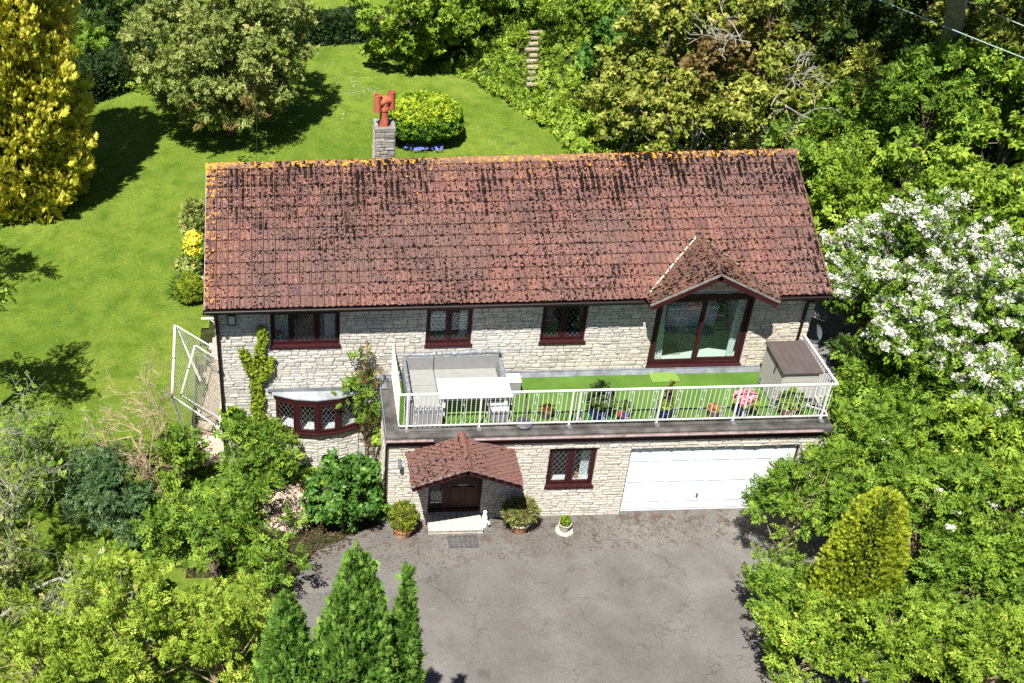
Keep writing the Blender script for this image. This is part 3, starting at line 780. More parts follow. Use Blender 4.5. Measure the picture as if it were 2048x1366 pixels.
# --- bow window
bpts = []
cxb = (BOW[0]+BOW[1])/2; hw = (BOW[1]-BOW[0])/2
for k in range(5):
    x = cxb-hw*1.02+2*hw*1.02*k/4; q = (x-cxb)/hw; bpts.append((x, D-.40*(1-.80*q*q)-.02))
bow = MB()
top = [(x, y) for x, y in bpts]
def slab(mb, pts, z0, z1, off=0.0, back=D+.05):
    P = [(x+(x-cxb)*off, y-off*.45) for x, y in pts]; P = [(P[0][0], back)]+P+[(P[-1][0], back)]
    k = len(P); V = [(x, y, z0) for x, y in P]+[(x, y, z1) for x, y in P]
    mb.add(V, [tuple(range(k-1, -1, -1)), tuple(range(k, 2*k))]+[(i, (i+1) % k, k+(i+1) % k, k+i) for i in range(k)])
slab(bow, bpts, 2.32, 2.44, .03); bow_o = bow.build('bow_window', M_WOODR, house)
b = MB(); slab(b, bpts, 2.441, 2.49, .08); b.build('lead_roof', simple('pale_lead', (.30, .325, .335), .7, .2, .3, 3, .2, dirt=(.16, .17, .17)), bow_o, bevel=.01)
b = MB(); b.box(bpts[0][0]-.2, bpts[-1][0]+.2, D-.06, D-.047, 2.50, 2.60); b.build('flashing', M_LEADS, bow_o)
b = MB(); slab(b, bpts, 1.25, 1.32, .06); b.build('sill', M_WOODR, bow_o, bevel=.006)
b = MB(); slab(b, bpts, 1.322, 1.35, -.03, D+.22); b.build('window_board', M_WHITE, bow_o)
for k in range(4):
    P, Q = np.array([*bpts[k], 0]), np.array([*bpts[k+1], 0]); u = Q-P; L = np.linalg.norm(u); u = u/L; n_ = np.array([u[1], -u[0], 0])
    window('bow_light', Frame(P, u, n_), 0.0, L, 1.325, 2.32, [], sill=0, inset=0.0, fw=.05, sw=.045)
b = MB(); q_ = [(x, y+.02) for x, y in bpts]
slab(b, [(x, D-.30*(1-.85*((x-cxb)/hw)**2)) for x, y in bpts], -.05, 1.25, 0); bb = b.build('bow_base', M_MORT, house)
for k in range(4):
    pp = [(x, D-.30*(1-.85*((x-cxb)/hw)**2)) for x, y in bpts]
    P, Q = np.array([*pp[k], 0]), np.array([*pp[k+1], 0]); u = Q-P; L = np.linalg.norm(u); u = u/L
    lay_stones(bb, layout(0, L, 0, 1.24, [], 30+k), Frame(P, u, (u[1], -u[0], 0)), M_STU, 0, 40+k, (.015, .03))
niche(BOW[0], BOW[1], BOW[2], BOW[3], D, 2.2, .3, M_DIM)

# --- patio door and the bedroom behind it
b = MB(); f = .075; c0, c1 = -.13, -.03
FU.box(b, PD[0], PD[0]+f, PD[2], PD[3], c0, c1); FU.box(b, PD[1]-f, PD[1], PD[2], PD[3], c0, c1); FU.box(b, PD[0]+f, PD[1]-f, PD[3]-f, PD[3], c0, c1); FU.box(b, PD[0]+f, PD[1]-f, PD[2], PD[2]+f, c0, c1)
pd = b.build('patio_door', M_WOODR, house, bevel=.005)
xm = (PD[0]+PD[1])/2
for i, (p, q, d) in enumerate(((PD[0]+f+.004, xm+.05, -.045), (xm-.05, PD[1]-f-.004, -.095))):
    s = MB(); z0, z1 = PD[2]+f+.004, PD[3]-f-.004; sw = .085
    FU.box(s, p, p+sw, z0, z1, d-.022, d+.022); FU.box(s, q-sw, q, z0, z1, d-.022, d+.022); FU.box(s, p+sw, q-sw, z0, z0+sw, d-.022, d+.022); FU.box(s, p+sw, q-sw, z1-sw, z1, d-.022, d+.022)
    so_ = s.build('sliding_sash', M_WOODR, pd, bevel=.004)
    g = MB(); FU.box(g, p+sw, q-sw, z0+sw, z1-sw, d-.003, d+.003); g.build('pane', M_GLASS, pd)
    if i == 1:
        g = MB(); g.tube([FU.p(p+.04, z0+.95, d+.05), FU.p(p+.04, z0+1.2, d+.05)], .012, 6); g.build('handle', M_LEAD, pd)
b = MB(); FU.box(b, PD[0]-.02, PD[1]+.02, PD[2]-.07, PD[2]+.012, -.028, .07); b.build('threshold', M_WOODR, pd, bevel=.006)
M_BED = simple('bedroom_wall', (.74, .74, .72), .9, .1, .04)
b = MB(); t = .05; xa, xb, ya, yb, za, zb = .55, 3.9, D+.30, D+3.4, 3.0, 5.28
b.box(xa-t, xa, ya, yb, za, zb); b.box(xb, xb+t, ya, yb, za, zb); b.box(xa-t, xb+t, yb, yb+t, za, zb); b.box(xa-t, xb+t, ya, yb+t, zb, zb+t); b.build('room_lining', M_BED, house)
b = MB(); b.box(xa-t, xb+t, D+.14, yb+t, za-t, za); b.build('room_floor', M_CARP, house)

# --- front door
b = MB(); f = .07; y0 = -.10
FL.box(b, LD[0], LD[0]+f, LD[2], LD[3], -.17, y0); FL.box(b, LD[1]-f, LD[1], LD[2], LD[3], -.17, y0); FL.box(b, LD[0]+f, LD[1]-f, LD[3]-f, LD[3], -.17, y0); FL.box(b, LD[0]+f, LD[1]-f, LD[2], LD[2]+.09, -.17, y0+.03)
FL.box(b, -4.66, -4.58, LD[2]+.09, LD[3]-f, -.17, y0)
fd = b.build('front_door', M_WOODR, house, bevel=.004)
b = MB(); FL.box(b, -4.575, LD[1]-f-.005, LD[2]+.095, LD[3]-f-.005, -.16, -.125)
leaf = b.build('door_leaf', M_WOODR, fd)
for (p, q, r_, s_) in ((-4.46, -4.20, .42, 1.0), (-4.08, -3.84, .42, 1.0), (-4.46, -4.20, 1.15, 1.9), (-4.08, -3.84, 1.15, 1.9)):
    b = MB(); FL.box(b, p, q, r_, s_, -.125, -.105); b.build('door_panel', M_WOODR, fd, bevel=.012)
b = MB(); FL.box(b, -4.28, -4.02, 1.04, 1.10, -.125, -.112); b.build('letterbox', M_LEAD, fd)
b = MB(); b.tube([FL.p(-3.80, 1.12, -.12), FL.p(-3.80, 1.12, -.06), FL.p(-3.90, 1.12, -.06)], .011, 6); b.build('handle', M_LEAD, fd)
b = MB(); FL.box(b, LD[0]+f, -4.66, LD[2]+.09, LD[3]-f, -.14, -.136); b.build('pane', M_GLASS, fd)
b = MB(); leading(b, FL, LD[0]+f, -4.66, LD[2]+.09, LD[3]-f, -.130); b.build('leading', M_LEAD, fd)
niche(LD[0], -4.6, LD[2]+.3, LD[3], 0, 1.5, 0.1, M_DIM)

# --- garage door: recessed, with rows of raised panels
b = MB(); b.box(.03, 4.24, .10, .14, 0.015, 2.19); gd = b.build('garage_door', M_GARAGE, house, bevel=.004)
b = MB(); b.box(0.0, .03, .05, .16, 0, 2.2); b.box(4.24, 4.27, .05, .16, 0, 2.2); b.box(.03, 4.24, .05, .16, 2.19, 2.22); b.build('frame', M_WOODR, gd)
pw = 4.21/8
def gp(a0, a1, c0, c1):
    m_ = MB(); y = .10; s = .028
    A = [(a0, y, c0), (a1, y, c0), (a1, y, c1), (a0, y, c1)]; B_ = [(a0+s, y-.020, c0+s), (a1-s, y-.020, c0+s), (a1-s, y-.020, c1-s), (a0+s, y-.020, c1-s)]
    s2 = .06; C_ = [(a0+s2, y-.016, c0+s2), (a1-s2, y-.016, c0+s2), (a1-s2, y-.016, c1-s2), (a0+s2, y-.016, c1-s2)]
    F = [(i, (i+1) % 4, 4+(i+1) % 4, 4+i) for i in range(4)]+[(4+i, 4+(i+1) % 4, 8+(i+1) % 4, 8+i) for i in range(4)]+[(8, 9, 10, 11)]
    m_.add(A+B_+C_, F); return m_
for c0, c1 in ((.08, .27), (.33, .88), (1.02, 1.60), (1.72, 2.12)):
    first = None
    for i in range(8):
        if first is None:
            first = gp(.03+.035, .03+pw-.035, c0, c1).build('door_panel', M_GARAGE, gd)
        else:
            o = first.copy(); COL.objects.link(o); o.parent = gd; o.location = (pw*i, 0, 0)
b = MB(); b.tube([(1.98, .085, .56), (1.98, .05, .56), (1.98, .05, .50)], .014, 6); b.box(1.955, 2.005, .075, .084, .47, .6); b.build('handle', M_PLAST, gd)
b = MB(); b.box(.3, 3.97, .3, 3.2, 0, .001); b.build('garage_floor', M_CONC, house)

# ------------------------------------------------------------------ roofs
def tile_mesh(M, w=.302, L=.375, plain=False, lip=.044):
    if plain: prof = [(0, 0), (.25*w, .003), (.75*w, .003), (.975*w, 0)]
    else:
        h = w/2; base = [(0, .004), (.012, 0), (.088, 0), (.100, .030), (.116, .046), (.134, .045), (.142, .003)]
        prof = [(a*h/.151, b_) for a, b_ in base]+[(h+a*h/.151, b_) for a, b_ in base]
    n = len(prof); V = [(x, 0, z+lip) for x, z in prof]+[(x, L, z+.004) for x, z in prof]+[(x, .004, z+lip-.040) for x, z in prof]
    F = [(i, i+1, n+i+1, n+i) for i in range(n-1)]+[(2*n+i, 2*n+i+1, i+1, i) for i in range(n-1)]
    F += [(0, n, 2*n), (n-1, 3*n-1, 2*n-1)]
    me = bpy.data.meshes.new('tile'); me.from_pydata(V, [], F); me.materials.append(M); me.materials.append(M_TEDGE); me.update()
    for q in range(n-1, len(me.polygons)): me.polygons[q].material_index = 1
    return me
def tiled(parent, name, me, O, u, s, items, n_single, seed, jit=.009):
    """items: (a, b) offsets along u and s; the first n_single become single tiles"""
    r = random.Random(seed); O, u, s = map(lambda q: np.array(q, float), (O, u, s)); u = unit(u); s = unit(s); n = np.cross(u, s)
    og = origin_of(parent); Vt = np.array([v.co[:] for v in me.vertices]); Ft = [tuple(p.vertices) for p in me.polygons]; Mi = [p.material_index for p in me.polygons]; Vs = []; Fs = []; k0 = 0
    for i, (a, b_) in enumerate(items):
        yaw = r.gauss(0, .010); lift = r.uniform(0, jit)
        uu = unit(u+s*yaw); ss_ = np.cross(n, uu); P = O+a*u+(b_+r.gauss(0, .005)-(.04 if r.random() < .006 else 0))*s+n*lift
        if i < n_single:
            o = bpy.data.objects.new(name, me); COL.objects.link(o); o.parent = parent; o.location = tuple(P-og)
            o.rotation_euler = Matrix(((uu[0], ss_[0], n[0]), (uu[1], ss_[1], n[1]), (uu[2], ss_[2], n[2]))).to_euler()
        else:
            V = P-og+Vt[:, :1]*uu+Vt[:, 1:2]*ss_+Vt[:, 2:3]*n; Vs.append(V); Fs += [tuple(q+k0 for q in f) for f in Ft]; k0 += len(V)
    if Vs:
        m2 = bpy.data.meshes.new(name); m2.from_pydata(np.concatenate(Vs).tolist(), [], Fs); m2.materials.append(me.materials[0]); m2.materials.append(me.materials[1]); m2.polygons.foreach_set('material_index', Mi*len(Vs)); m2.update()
        tag(link(name, m2, parent), kind='stuff')
EY, EZ, RY, RZ, RX0, RX1 = 2.0, 5.40, 5.79, 7.50, -10.64, 5.065
SL = (RZ-EZ)/(RY-EY); sv = unit(np.array([0, RY-EY, RZ-EZ])); SLEN = math.hypot(RY-EY, RZ-EZ); nv = np.cross([1, 0, 0], sv)
AX, AZ, AY, DE = 2.04, 6.27, 1.72, 5.44; DS = .522
dz_ = lambda x: AZ-DS*abs(x-AX)
yv = lambda x: EY+(dz_(x)-EZ)/SL
xl_, xr_ = AX-(AZ-EZ)/DS, AX+(AZ-EZ)/DS
b = MB()
pl = [(RX0, EY), (xl_, EY), (AX, yv(AX)), (xr_, EY), (RX1, EY), (RX1, RY), (RX0, RY)]
P = [np.array([x, y, EZ+(y-EY)*SL])-nv*.004 for x, y in pl]
k = len(P); Q = [p-nv*.06 for p in P]
b.add(P+Q, [tuple(range(k)), tuple(range(2*k-1, k-1, -1))]+[(i, k+i, k+(i+1) % k, (i+1) % k) for i in range(k)])
yb = 2*RY-EY
b.add([(RX0, RY, RZ), (RX1, RY, RZ), (RX1, yb, EZ), (RX0, yb, EZ), (RX0, RY, RZ-.07), (RX1, RY, RZ-.07), (RX1, yb, EZ-.07), (RX0, yb, EZ-.07)], [(0, 1, 2, 3), (7, 6, 5, 4), (0, 3, 7, 4), (1, 5, 6, 2), (3, 2, 6, 7)])
roof = b.build('roof', M_UNDER, house)
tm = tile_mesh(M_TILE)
g = SLEN/13
it = []
for j in range(13):
    for i in range(52):
        x = RX0+.302*i; xc = x+.15; y = EY+(j+.5)*g*sv[1]
        if xl_-.1 < xc < xr_+.1 and y < yv(xc)-.05: continue
        it.append((.302*i, j*g-.0))
tiled(roof, 'tile', tm, (RX0, EY, EZ), (1, 0, 0), sv, it, 300, 51)
sb = unit(np.array([0, RY-yb, RZ-EZ]))
tiled(roof, 'tile', tm, (RX1, yb, EZ), (-1, 0, 0), sb, [(.302*i, j*g) for j in range(13) for i in range(52)], 0, 52)
# ridge
def ridge_piece(L, r=.125, n=7):
    m_ = MB(); V = []
    for x, rr in ((0, r), (L-.05, r*.96), (L-.048, r*1.12), (L+.02, r*1.12)):
        for i in range(n):
            q = math.pi*i/(n-1); V.append((x, -rr*math.cos(q), rr*math.sin(q)*.85))
    for kx in range(3):
        for i in range(n-1): m_.F.append((kx*n+i, (kx+1)*n+i, (kx+1)*n+i+1, kx*n+i+1))
    m_.V = V; m_.F.append(tuple(range(3*n, 4*n))); m_.F.append(tuple(range(n-1, -1, -1))); return m_
def ridge_line(parent, P, Q, M, L, r, seed, name='ridge_tile', flip=False):
    P, Q = np.array(P, float), np.array(Q, float); u = Q-P; T = np.linalg.norm(u); u /= T; nn = int(round(T/L)); L = T/nn; rd = random.Random(seed)
    rm = None; og = origin_of(parent); side = unit(np.cross([0, 0, 1], u)); up = np.cross(u, side)
    me = bpy.data.meshes.new(name); pc = ridge_piece(L, r); me.from_pydata(pc.V, [], pc.F); me.materials.append(M); me.update()
    me.polygons.foreach_set('use_smooth', [True]*len(me.polygons)); me.set_sharp_from_angle(angle=math.radians(40))
    for i in range(nn):
        o = bpy.data.objects.new(name, me); COL.objects.link(o); o.parent = parent
        o.location = tuple(P+u*L*i-og+np.array([0, 0, rd.uniform(-.006, .006)]))
        o.rotation_euler = Matrix(((u[0], side[0], up[0]), (u[1], side[1], up[1]), (u[2], side[2], up[2]))).to_euler()
ridge_line(roof, (RX0-.02, RY, RZ-.005), (RX1+.02, RY, RZ-.005), M_RIDGE, .45, .135, 1)
b = MB(); b.box(RX0, RX1, RY-.10, RY+.10, RZ-.06, RZ+.008); b.build('ridge_mortar', M_MORT, roof)
for x in (RX0-.012, RX1-.03):
    b = MB(); A = np.array([x, EY+.02, EZ-.01]); B = np.array([x, RY, RZ-.01]); b.fbox(A, (1, 0, 0), sv, nv, 0, .04, 0, SLEN, -.09, .0); b.build('verge', M_MORT, roof)
# eaves
b = MB()
for a, c in ((RX0+.03, .62), (3.46, RX1-.03)):
    b.box(a, c, EY+.04, EY+.065, 5.22, 5.385); b.box(a, c, EY+.065, D-.0, 5.235, 5.25)
b.build('fascia', M_FASC, house)
def gutter(x0, x1, y, z, M, r=.058, parent=house, name='gutter', slope=0):
    m_ = MB(); n = 8; k = 0
    for x in (x0, x1):
        for rr in (r, r-.008):
            for i in range(n+1):
                q = math.pi+math.pi*i/n; m_.V.append((x, y+rr*math.cos(q), z+rr*math.sin(q)+(slope if x == x1 else 0)))
    N1 = n+1
    for i in range(n):
        m_.F.append((i, i+1, 2*N1+i+1, 2*N1+i)); m_.F.append((N1+i+1, N1+i, 3*N1+i, 3*N1+i+1))
    m_.F.append((0, 2*N1, 3*N1, N1)); m_.F.append((n, N1+n, 3*N1+n, 2*N1+n))
    for s in (0, 2*N1): 
        f = tuple(s+i for i in range(N1)); m_.F.append(f)
    return m_.build(name, M, parent, smooth=True)
gutter(RX0-.02, .36, EY-.04, 5.375, M_GUT); gutter(3.62, RX1+.03, EY-.04, 5.375, M_GUT)
b = MB(); b.tube([(-10.38, EY-.03, 5.31), (-10.38, EY-.02, 5.2), (-10.38, D-.11, 5.0), (-10.38, D-.06, 4.85), (-10.38, D-.06, .05)], .042, 10); b.build('downpipe', M_GUT, house, smooth=True)
b = MB(); b.tube([(4.72, EY-.03, 5.31), (4.72, EY-.02, 5.2), (4.72, D-.11, 5.0), (4.72, D-.06, 4.85), (4.72, D-.06, 2.9)], .04, 10); b.build('downpipe', M_GUT, house, smooth=True)
for z in (4.4, 3.2, 1.9, .7):
    b = MB(); b.box(-10.44, -10.32, D-.115, D-.003, z, z+.05); b.build('pipe_bracket', M_GUT, house)

# dormer over the patio door
dorm = MB()
for sg in (-1, 1):
    xe = AX+sg*(AZ-DE)/DS; yve = EY+(DE-EZ)/SL
    A = [(AX, AY, AZ), (xe, AY, DE), (xe, yve, DE), (AX, yv(AX)+.05, AZ)]; B_ = [(x, y, z-.05) for x, y, z in A]
    dorm.add(A+B_, [(0, 1, 2, 3) if sg < 0 else (3, 2, 1, 0), (7, 6, 5, 4) if sg < 0 else (4, 5, 6, 7), (0, 4, 5, 1), (1, 5, 6, 2)])
dr = dorm.build('dormer_roof', M_UNDER, house)
dsl = math.hypot(1, DS); slen = (AZ-DE)/DS*dsl
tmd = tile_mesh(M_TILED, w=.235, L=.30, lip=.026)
for sg in (-1, 1):
    xe = AX+sg*((AZ-DE)/DS+.03); s_ = unit(np.array([-sg, 0, DS])); items = []; rows = 7; gg = (slen+.03)/rows
    for j in range(rows):
        x = xe-sg*(j+.5)*gg/dsl; L = yv(x)+.12-AY; nn = int(math.ceil(L/.235))
        for i in range(nn): items.append(((.235*i) if sg > 0 else .235*i, j*gg))
    if sg > 0: tiled(dr, 'dormer_tile', tmd, (xe, AY-.02, DE-.02), (0, 1, 0), s_, items, 200, 53)
    else:
        items = [(-a-.235, b_) for a, b_ in items]; tiled(dr, 'dormer_tile', tmd, (xe, AY-.02, DE-.02), (0, -1, 0), s_, items, 200, 54)
ridge_line(dr, (AX, AY-.03, AZ+.01), (AX, yv(AX)+.1, AZ+.01), M_TILED, .33, .10, 2)
M_VERGE = simple('verge_mortar', (.22, .20, .17), .95, .1, .35, 14, .5, dirt=(.08, .07, .055))
M_VALL = simple('valley_mortar', (.50, .44, .34), .95, .1, .2, 9, .4, dirt=(.16, .12, .08))
for sg in (-1, 1):
    a = np.array([AX+sg*(AZ-DE)/DS, EY+.08, DE+.03]); c = np.array([AX+sg*.03, yv(AX), AZ+.04]); m_ = MB()
    pts = [a*(1-t)+c*t+np.array([random.uniform(-.012, .012)]*2+[0]) for t in np.linspace(0, 1, 14)]
    m_.tube(pts, [(.034 if sg < 0 else .026)*random.uniform(.6, 1.3) for _ in pts], 5); m_.build('valley', M_VALL if sg < 0 else M_VERGE, dr)
for sg in (-1, 1):
    xe = AX+sg*(AZ-DE)/DS; u = unit(np.array([-sg, 0, DS])); n_ = np.array([0, -1, 0.])
    m_ = MB(); m_.fbox((xe-sg*0.0, AY, DE-.02), u, np.cross(u, n_)*(1 if sg < 0 else -1) if 0 else unit(np.array([sg*DS, 0, 1.])), n_, -.03, slen-.0, -.17, -.035, -.012, .022); m_.build('bargeboard', M_WOODR, dr, bevel=.004)
    m_ = MB(); m_.fbox((xe, AY, DE-.02), u, unit(np.array([sg*DS, 0, 1.])), n_, -.02, slen, -.032, .022, -.03, .034); m_.build('verge', M_VERGE, dr)
    m_ = MB(); m_.fbox((xe, AY, DE-.02), u, unit(np.array([sg*DS, 0, 1.])), np.array([0, 1., 0]), -.05, slen, -.07, -.06, 0, D-AY-.0); m_.build('soffit', M_FASC, dr)
b = MB(); b.box(PD[0]-.0, PD[1]+.0, D-.035, D+.02, PD[3]+.002, PD[3]+.10); b.build('lintel_board', M_WOODR, house)

# porch
PX, PH, PZ, PE, PF = -4.32, 1.32, 2.84, 2.33, -1.31
psl = (PZ-PE)/PH; b = MB()
for sg in (-1, 1):
    xe = PX+sg*PH; A = [(PX, PF, PZ), (xe, PF, PE), (xe, -.045, PE), (PX, -.045, PZ)]; B_ = [(x, y, z-.05) for x, y, z in A]
    b.add(A+B_, [(0, 1, 2, 3) if sg < 0 else (3, 2, 1, 0), (7, 6, 5, 4) if sg < 0 else (4, 5, 6, 7), (0, 4, 5, 1), (1, 5, 6, 2)])
pr = b.build('porch_roof', M_UNDER, house)
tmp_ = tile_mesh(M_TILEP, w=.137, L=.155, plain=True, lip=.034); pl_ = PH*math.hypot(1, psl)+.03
for sg in (-1, 1):
    xe = PX+sg*(PH+.03); s_ = unit(np.array([-sg, 0, psl])); rows = 13; gg = pl_/rows; nn = 9; tw = (-PF+.02)/nn
    items = []
    for j in range(rows):
        for i in range(nn+ (1 if j % 2 else 0)):
            a = tw*i-(tw/2 if j % 2 else 0)
            items.append((a, j*gg))
    items = [(a, b_) for a, b_ in items if a > -.08]
    if sg > 0: tiled(pr, 'porch_tile', tmp_, (xe, PF-.02, PE-.01), (0, 1, 0), s_, [(a, b_) for a, b_ in items if a < -PF-.09], 150, 55, .008)
    else: tiled(pr, 'porch_tile', tmp_, (xe, PF-.02, PE-.01), (0, -1, 0), s_, [(-a-tw, b_) for a, b_ in items if a < -PF-.09], 150, 56, .008)
ridge_line(pr, (PX, PF-.03, PZ+.005), (PX, -.03, PZ+.005), M_TILEP, .33, .10, 3)
for sg in (-1, 1):
    xe = PX+sg*PH; u = unit(np.array([-sg, 0, psl])); up_ = unit(np.array([sg*psl, 0, 1.])); L = PH*math.hypot(1, psl)
    m_ = MB(); m_.fbox((xe, PF, PE), u, up_, (0, -1, 0), -.05, L, -.16, -.03, -.012, .02); m_.build('bargeboard', M_WOODR, pr, bevel=.004)
    m_ = MB(); m_.fbox((xe, PF, PE), u, up_, (0, -1, 0), -.03, L, -.028, .016, -.03, .03); m_.build('verge', M_VERGE, pr)
    m_ = MB(); m_.box(min(xe, xe-sg*.04), max(xe, xe-sg*.04), PF+.02, -.05, PE-.12, PE-.045); m_.build('fascia', M_WOODR, pr)
    m_ = MB(); m_.tube([(PX+sg*(PH-.12), -.05, PE-.75), (PX+sg*(PH-.12), -.62, PE-.15)], .035, 6); m_.tube([(PX+sg*(PH-.12), -.06, PE-.8), (PX+sg*(PH-.12), -.06, PE-.08)], .035, 6); m_.build('bracket', M_WOODR, pr)
    m_ = MB(); m_.box(PX+sg*(PH-.12)-.035, PX+sg*(PH-.12)+.035, PF+.03, -.03, PE-.15, PE-.07); m_.build('porch_beam', M_WOODR, pr)
b = MB(); b.add([(PX-PH+.1, PF+.5, PE-.06), (PX+PH-.1, PF+.5, PE-.06), (PX, PF+.5, PZ-.06)], [(0, 1, 2)]); b.build('porch_infill', M_FASC, pr)
# doorstep: a row of pale slabs on a stone riser
b = MB(); b.box(-5.07, -3.66, -.58, .1, -.02, .135); stp = b.build('doorstep', M_MORT, house)
lay_stones(stp, layout(-5.07, -3.66, .0, .13, [], 60, (.1, .13)), Frame((0, -.58, 0), (1, 0, 0), (0, -1, 0)), M_STL, 0, 61, (.01, .02))
M_SLABT = simple('cream_tile', (.46, .42, .34), .8, .2, .12, 5, .2)
for i in range(9):
    b = MB(); b.box(-5.08+.158*i+.007, -5.08+.158*(i+1)-.007, -.62, .09, .137, .172); b.build('step_tile', M_SLABT, stp, bevel=.005)
# chimney
cx0, cx1, cy0, cy1, cz0, cz1 = -6.13, -5.60, 6.15, 6.75, 6.8, 8.20
b = MB(); b.box(cx0+.01, cx1-.01, cy0+.01, cy1-.01, cz0, cz1); b.box(cx0+.03, cx1-.03, cy0+.03, cy1-.03, cz1, cz1+.06); ch = b.build('chimney', simple('chimney_mortar', (.20, .19, .17), .95, .1, .3, 8, .5), house)
lay_stones(ch, layout(cx0, cx1, cz0, cz1, [], 70, (.09, .17), (.14, .3)), Frame((0, cy0, 0), (1, 0, 0), (0, -1, 0)), M_STC, 60, 71, (.015, .03))
lay_stones(ch, layout(cy0, cy1, cz0, cz1, [], 72, (.09, .17), (.14, .3)), Frame((cx0, cy0+cy1, 0), (0, -1, 0), (-1, 0, 0)), M_STL, 0, 73, (.012, .02))
lay_stones(ch, layout(cy0, cy1, cz0, cz1, [], 74, (.09, .17), (.14, .3)), Frame((cx1, 0, 0), (0, 1, 0), (1, 0, 0)), M_STC, 0, 75, (.012, .02))
for (a0, a1, b0, b1, z1_) in ((cx0-.02, cx1+.02, cy0-.02, cy0+.10, .13), (cx0-.02, cx0+.09, cy0+.10, cy1, .16), (cx1-.09, cx1+.02, cy0+.10, cy1, .13), (cx0+.09, cx1-.09, cy1-.1, cy1+.02, .13)):
    m_ = MB(); m_.box(a0, a1, b0, b1, cz1+.002, cz1+z1_); m_.build('coping_stone', M_STC, ch, bevel=.02)
ccx, ccy = -5.88, 6.42
b = MB(); b.lathe((ccx, ccy, cz1+.0), [(.13, 0), (.12, .3), (.11, .52), (.135, .53), (.135, .60), (.115, .61)], 18); cp = b.build('chimney_pot', M_TERRA, ch, smooth=True)
b = MB(); a = np.array([-.19, -.10, 0]); c = np.array([ccx, ccy, cz1+.74])
b.tube([c-np.array([0, 0, .15]), c+np.array([0, 0, .04])], .115, 14); b.tube([c+a*1.0, c+a*.5+np.array([0, 0, .02]), c+np.array([0, 0, .05]), c-a*.5+np.array([0, 0, .02]), c-a*1.0], [.09, .11, .125, .11, .09], 14); b.build('cowl_arm', M_TERRA, ch, smooth=True)
for sg in (1, -1):
    b = MB(); q = c+a*1.0*sg; R_ = .105
    b.lathe((q[0], q[1], q[2]), [(R_-.016, .25), (R_-.016, -.22), (R_, -.22), (R_, .22), (R_+.008, .225), (R_+.008, .25), (R_-.016, .25)], 18, cap=False); b.build('cowl_tube', M_TERRA, ch, smooth=True)

# ------------------------------------------------------------------ balcony
M_TURF = None
def turf_mat():
    M, n = mat('artificial_grass')
    c = ramp(n, noise(n, 1.3, 4, .6), [(.35, (.070, .145, .022)), (.7, (.115, .205, .034))])
    c = mix(n, ramp(n, noise(n, 60, 2, .6), [(.4, .5), (.6, 0)]), c, (.04, .09, .014))
    out(n, princ(n, c, .8, .2, noise(n, 110, 2), .7, .012)); return M
M_TURF = turf_mat()
dk = MB(); dk.box(-6.18, 4.92, -.08, D-.0, 2.665, 2.80); dk.add([(-6.18, .17, 2.80), (4.92, .17, 2.80), (4.92, .03, 2.85), (-6.18, .03, 2.85), (4.92, -.085, 2.835), (-6.18, -.085, 2.835), (4.92, -.085, 2.75), (-6.18, -.085, 2.75)], [(0, 1, 2, 3), (3, 2, 4, 5), (5, 4, 6, 7)])
deck = dk.build('balcony', M_FELT, house)
b = MB(); b.box(-5.98, 4.90, .18, D-.09, 2.802, 2.835); b.build('deck_board', M_FELT, deck)
xs = np.arange(-5.86, 4.78, .06); ys = np.arange(.34, 2.33, .06)
X, Y = np.meshgrid(xs, ys); Zt = 2.842+.006*np.sin(X*3)*np.sin(Y*4)+rng.random(X.shape)*.006+.02*ss(4.9, 5.1, X)
nx, ny = len(xs), len(ys); i, j = np.meshgrid(np.arange(nx-1), np.arange(ny-1)); a = (j*nx+i).ravel()
me = np_mesh('turf', np.stack([X, Y, Zt], -1).reshape(-1, 3)-origin_of(house), np.stack([a, a+1, a+nx+1, a+nx], 1), M_TURF, smooth=True); link('turf', me, deck)
b = MB(); b.box(-6.17, 4.90, D-.085, D-.048, 2.84, 2.985); b.add([(-6.17, D-.085, 2.95), (4.90, D-.085, 2.95), (4.90, D-.17, 2.85), (-6.17, D-.17, 2.85)], [(3, 2, 1, 0)]); b.build('flashing', M_LEADS, deck, bevel=.006)
b = MB(); b.box(-6.16, 4.90, -.078, -.055, 2.56, 2.70); b.box(-6.16, 4.90, -.055, -.0, 2.60, 2.62); b.box(-6.175, -6.15, -.07, D-.06, 2.54, 2.66); b.build('fascia', M_WOODR, deck)
gutter(-6.2, -5.02, -.135, 2.785, M_GUTP, .05, deck); gutter(-4.02, 4.66, -.135, 2.785, M_GUTP, .05, deck)
b = MB(); b.tube([(-6.17, -.06, 2.6), (-6.17, -.06, 1.4), (-6.17, -.05, .05)], .036, 8); b.build('downpipe', M_GUT, house, smooth=True)
b = MB(); b.box(-6.2, -6.176, -.08, D-.05, 2.62, 2.90); b.box(-6.18, -6.0, D-.5, D-.06, 2.83, 2.86); b.build('edge_trim', M_LEADS, deck)

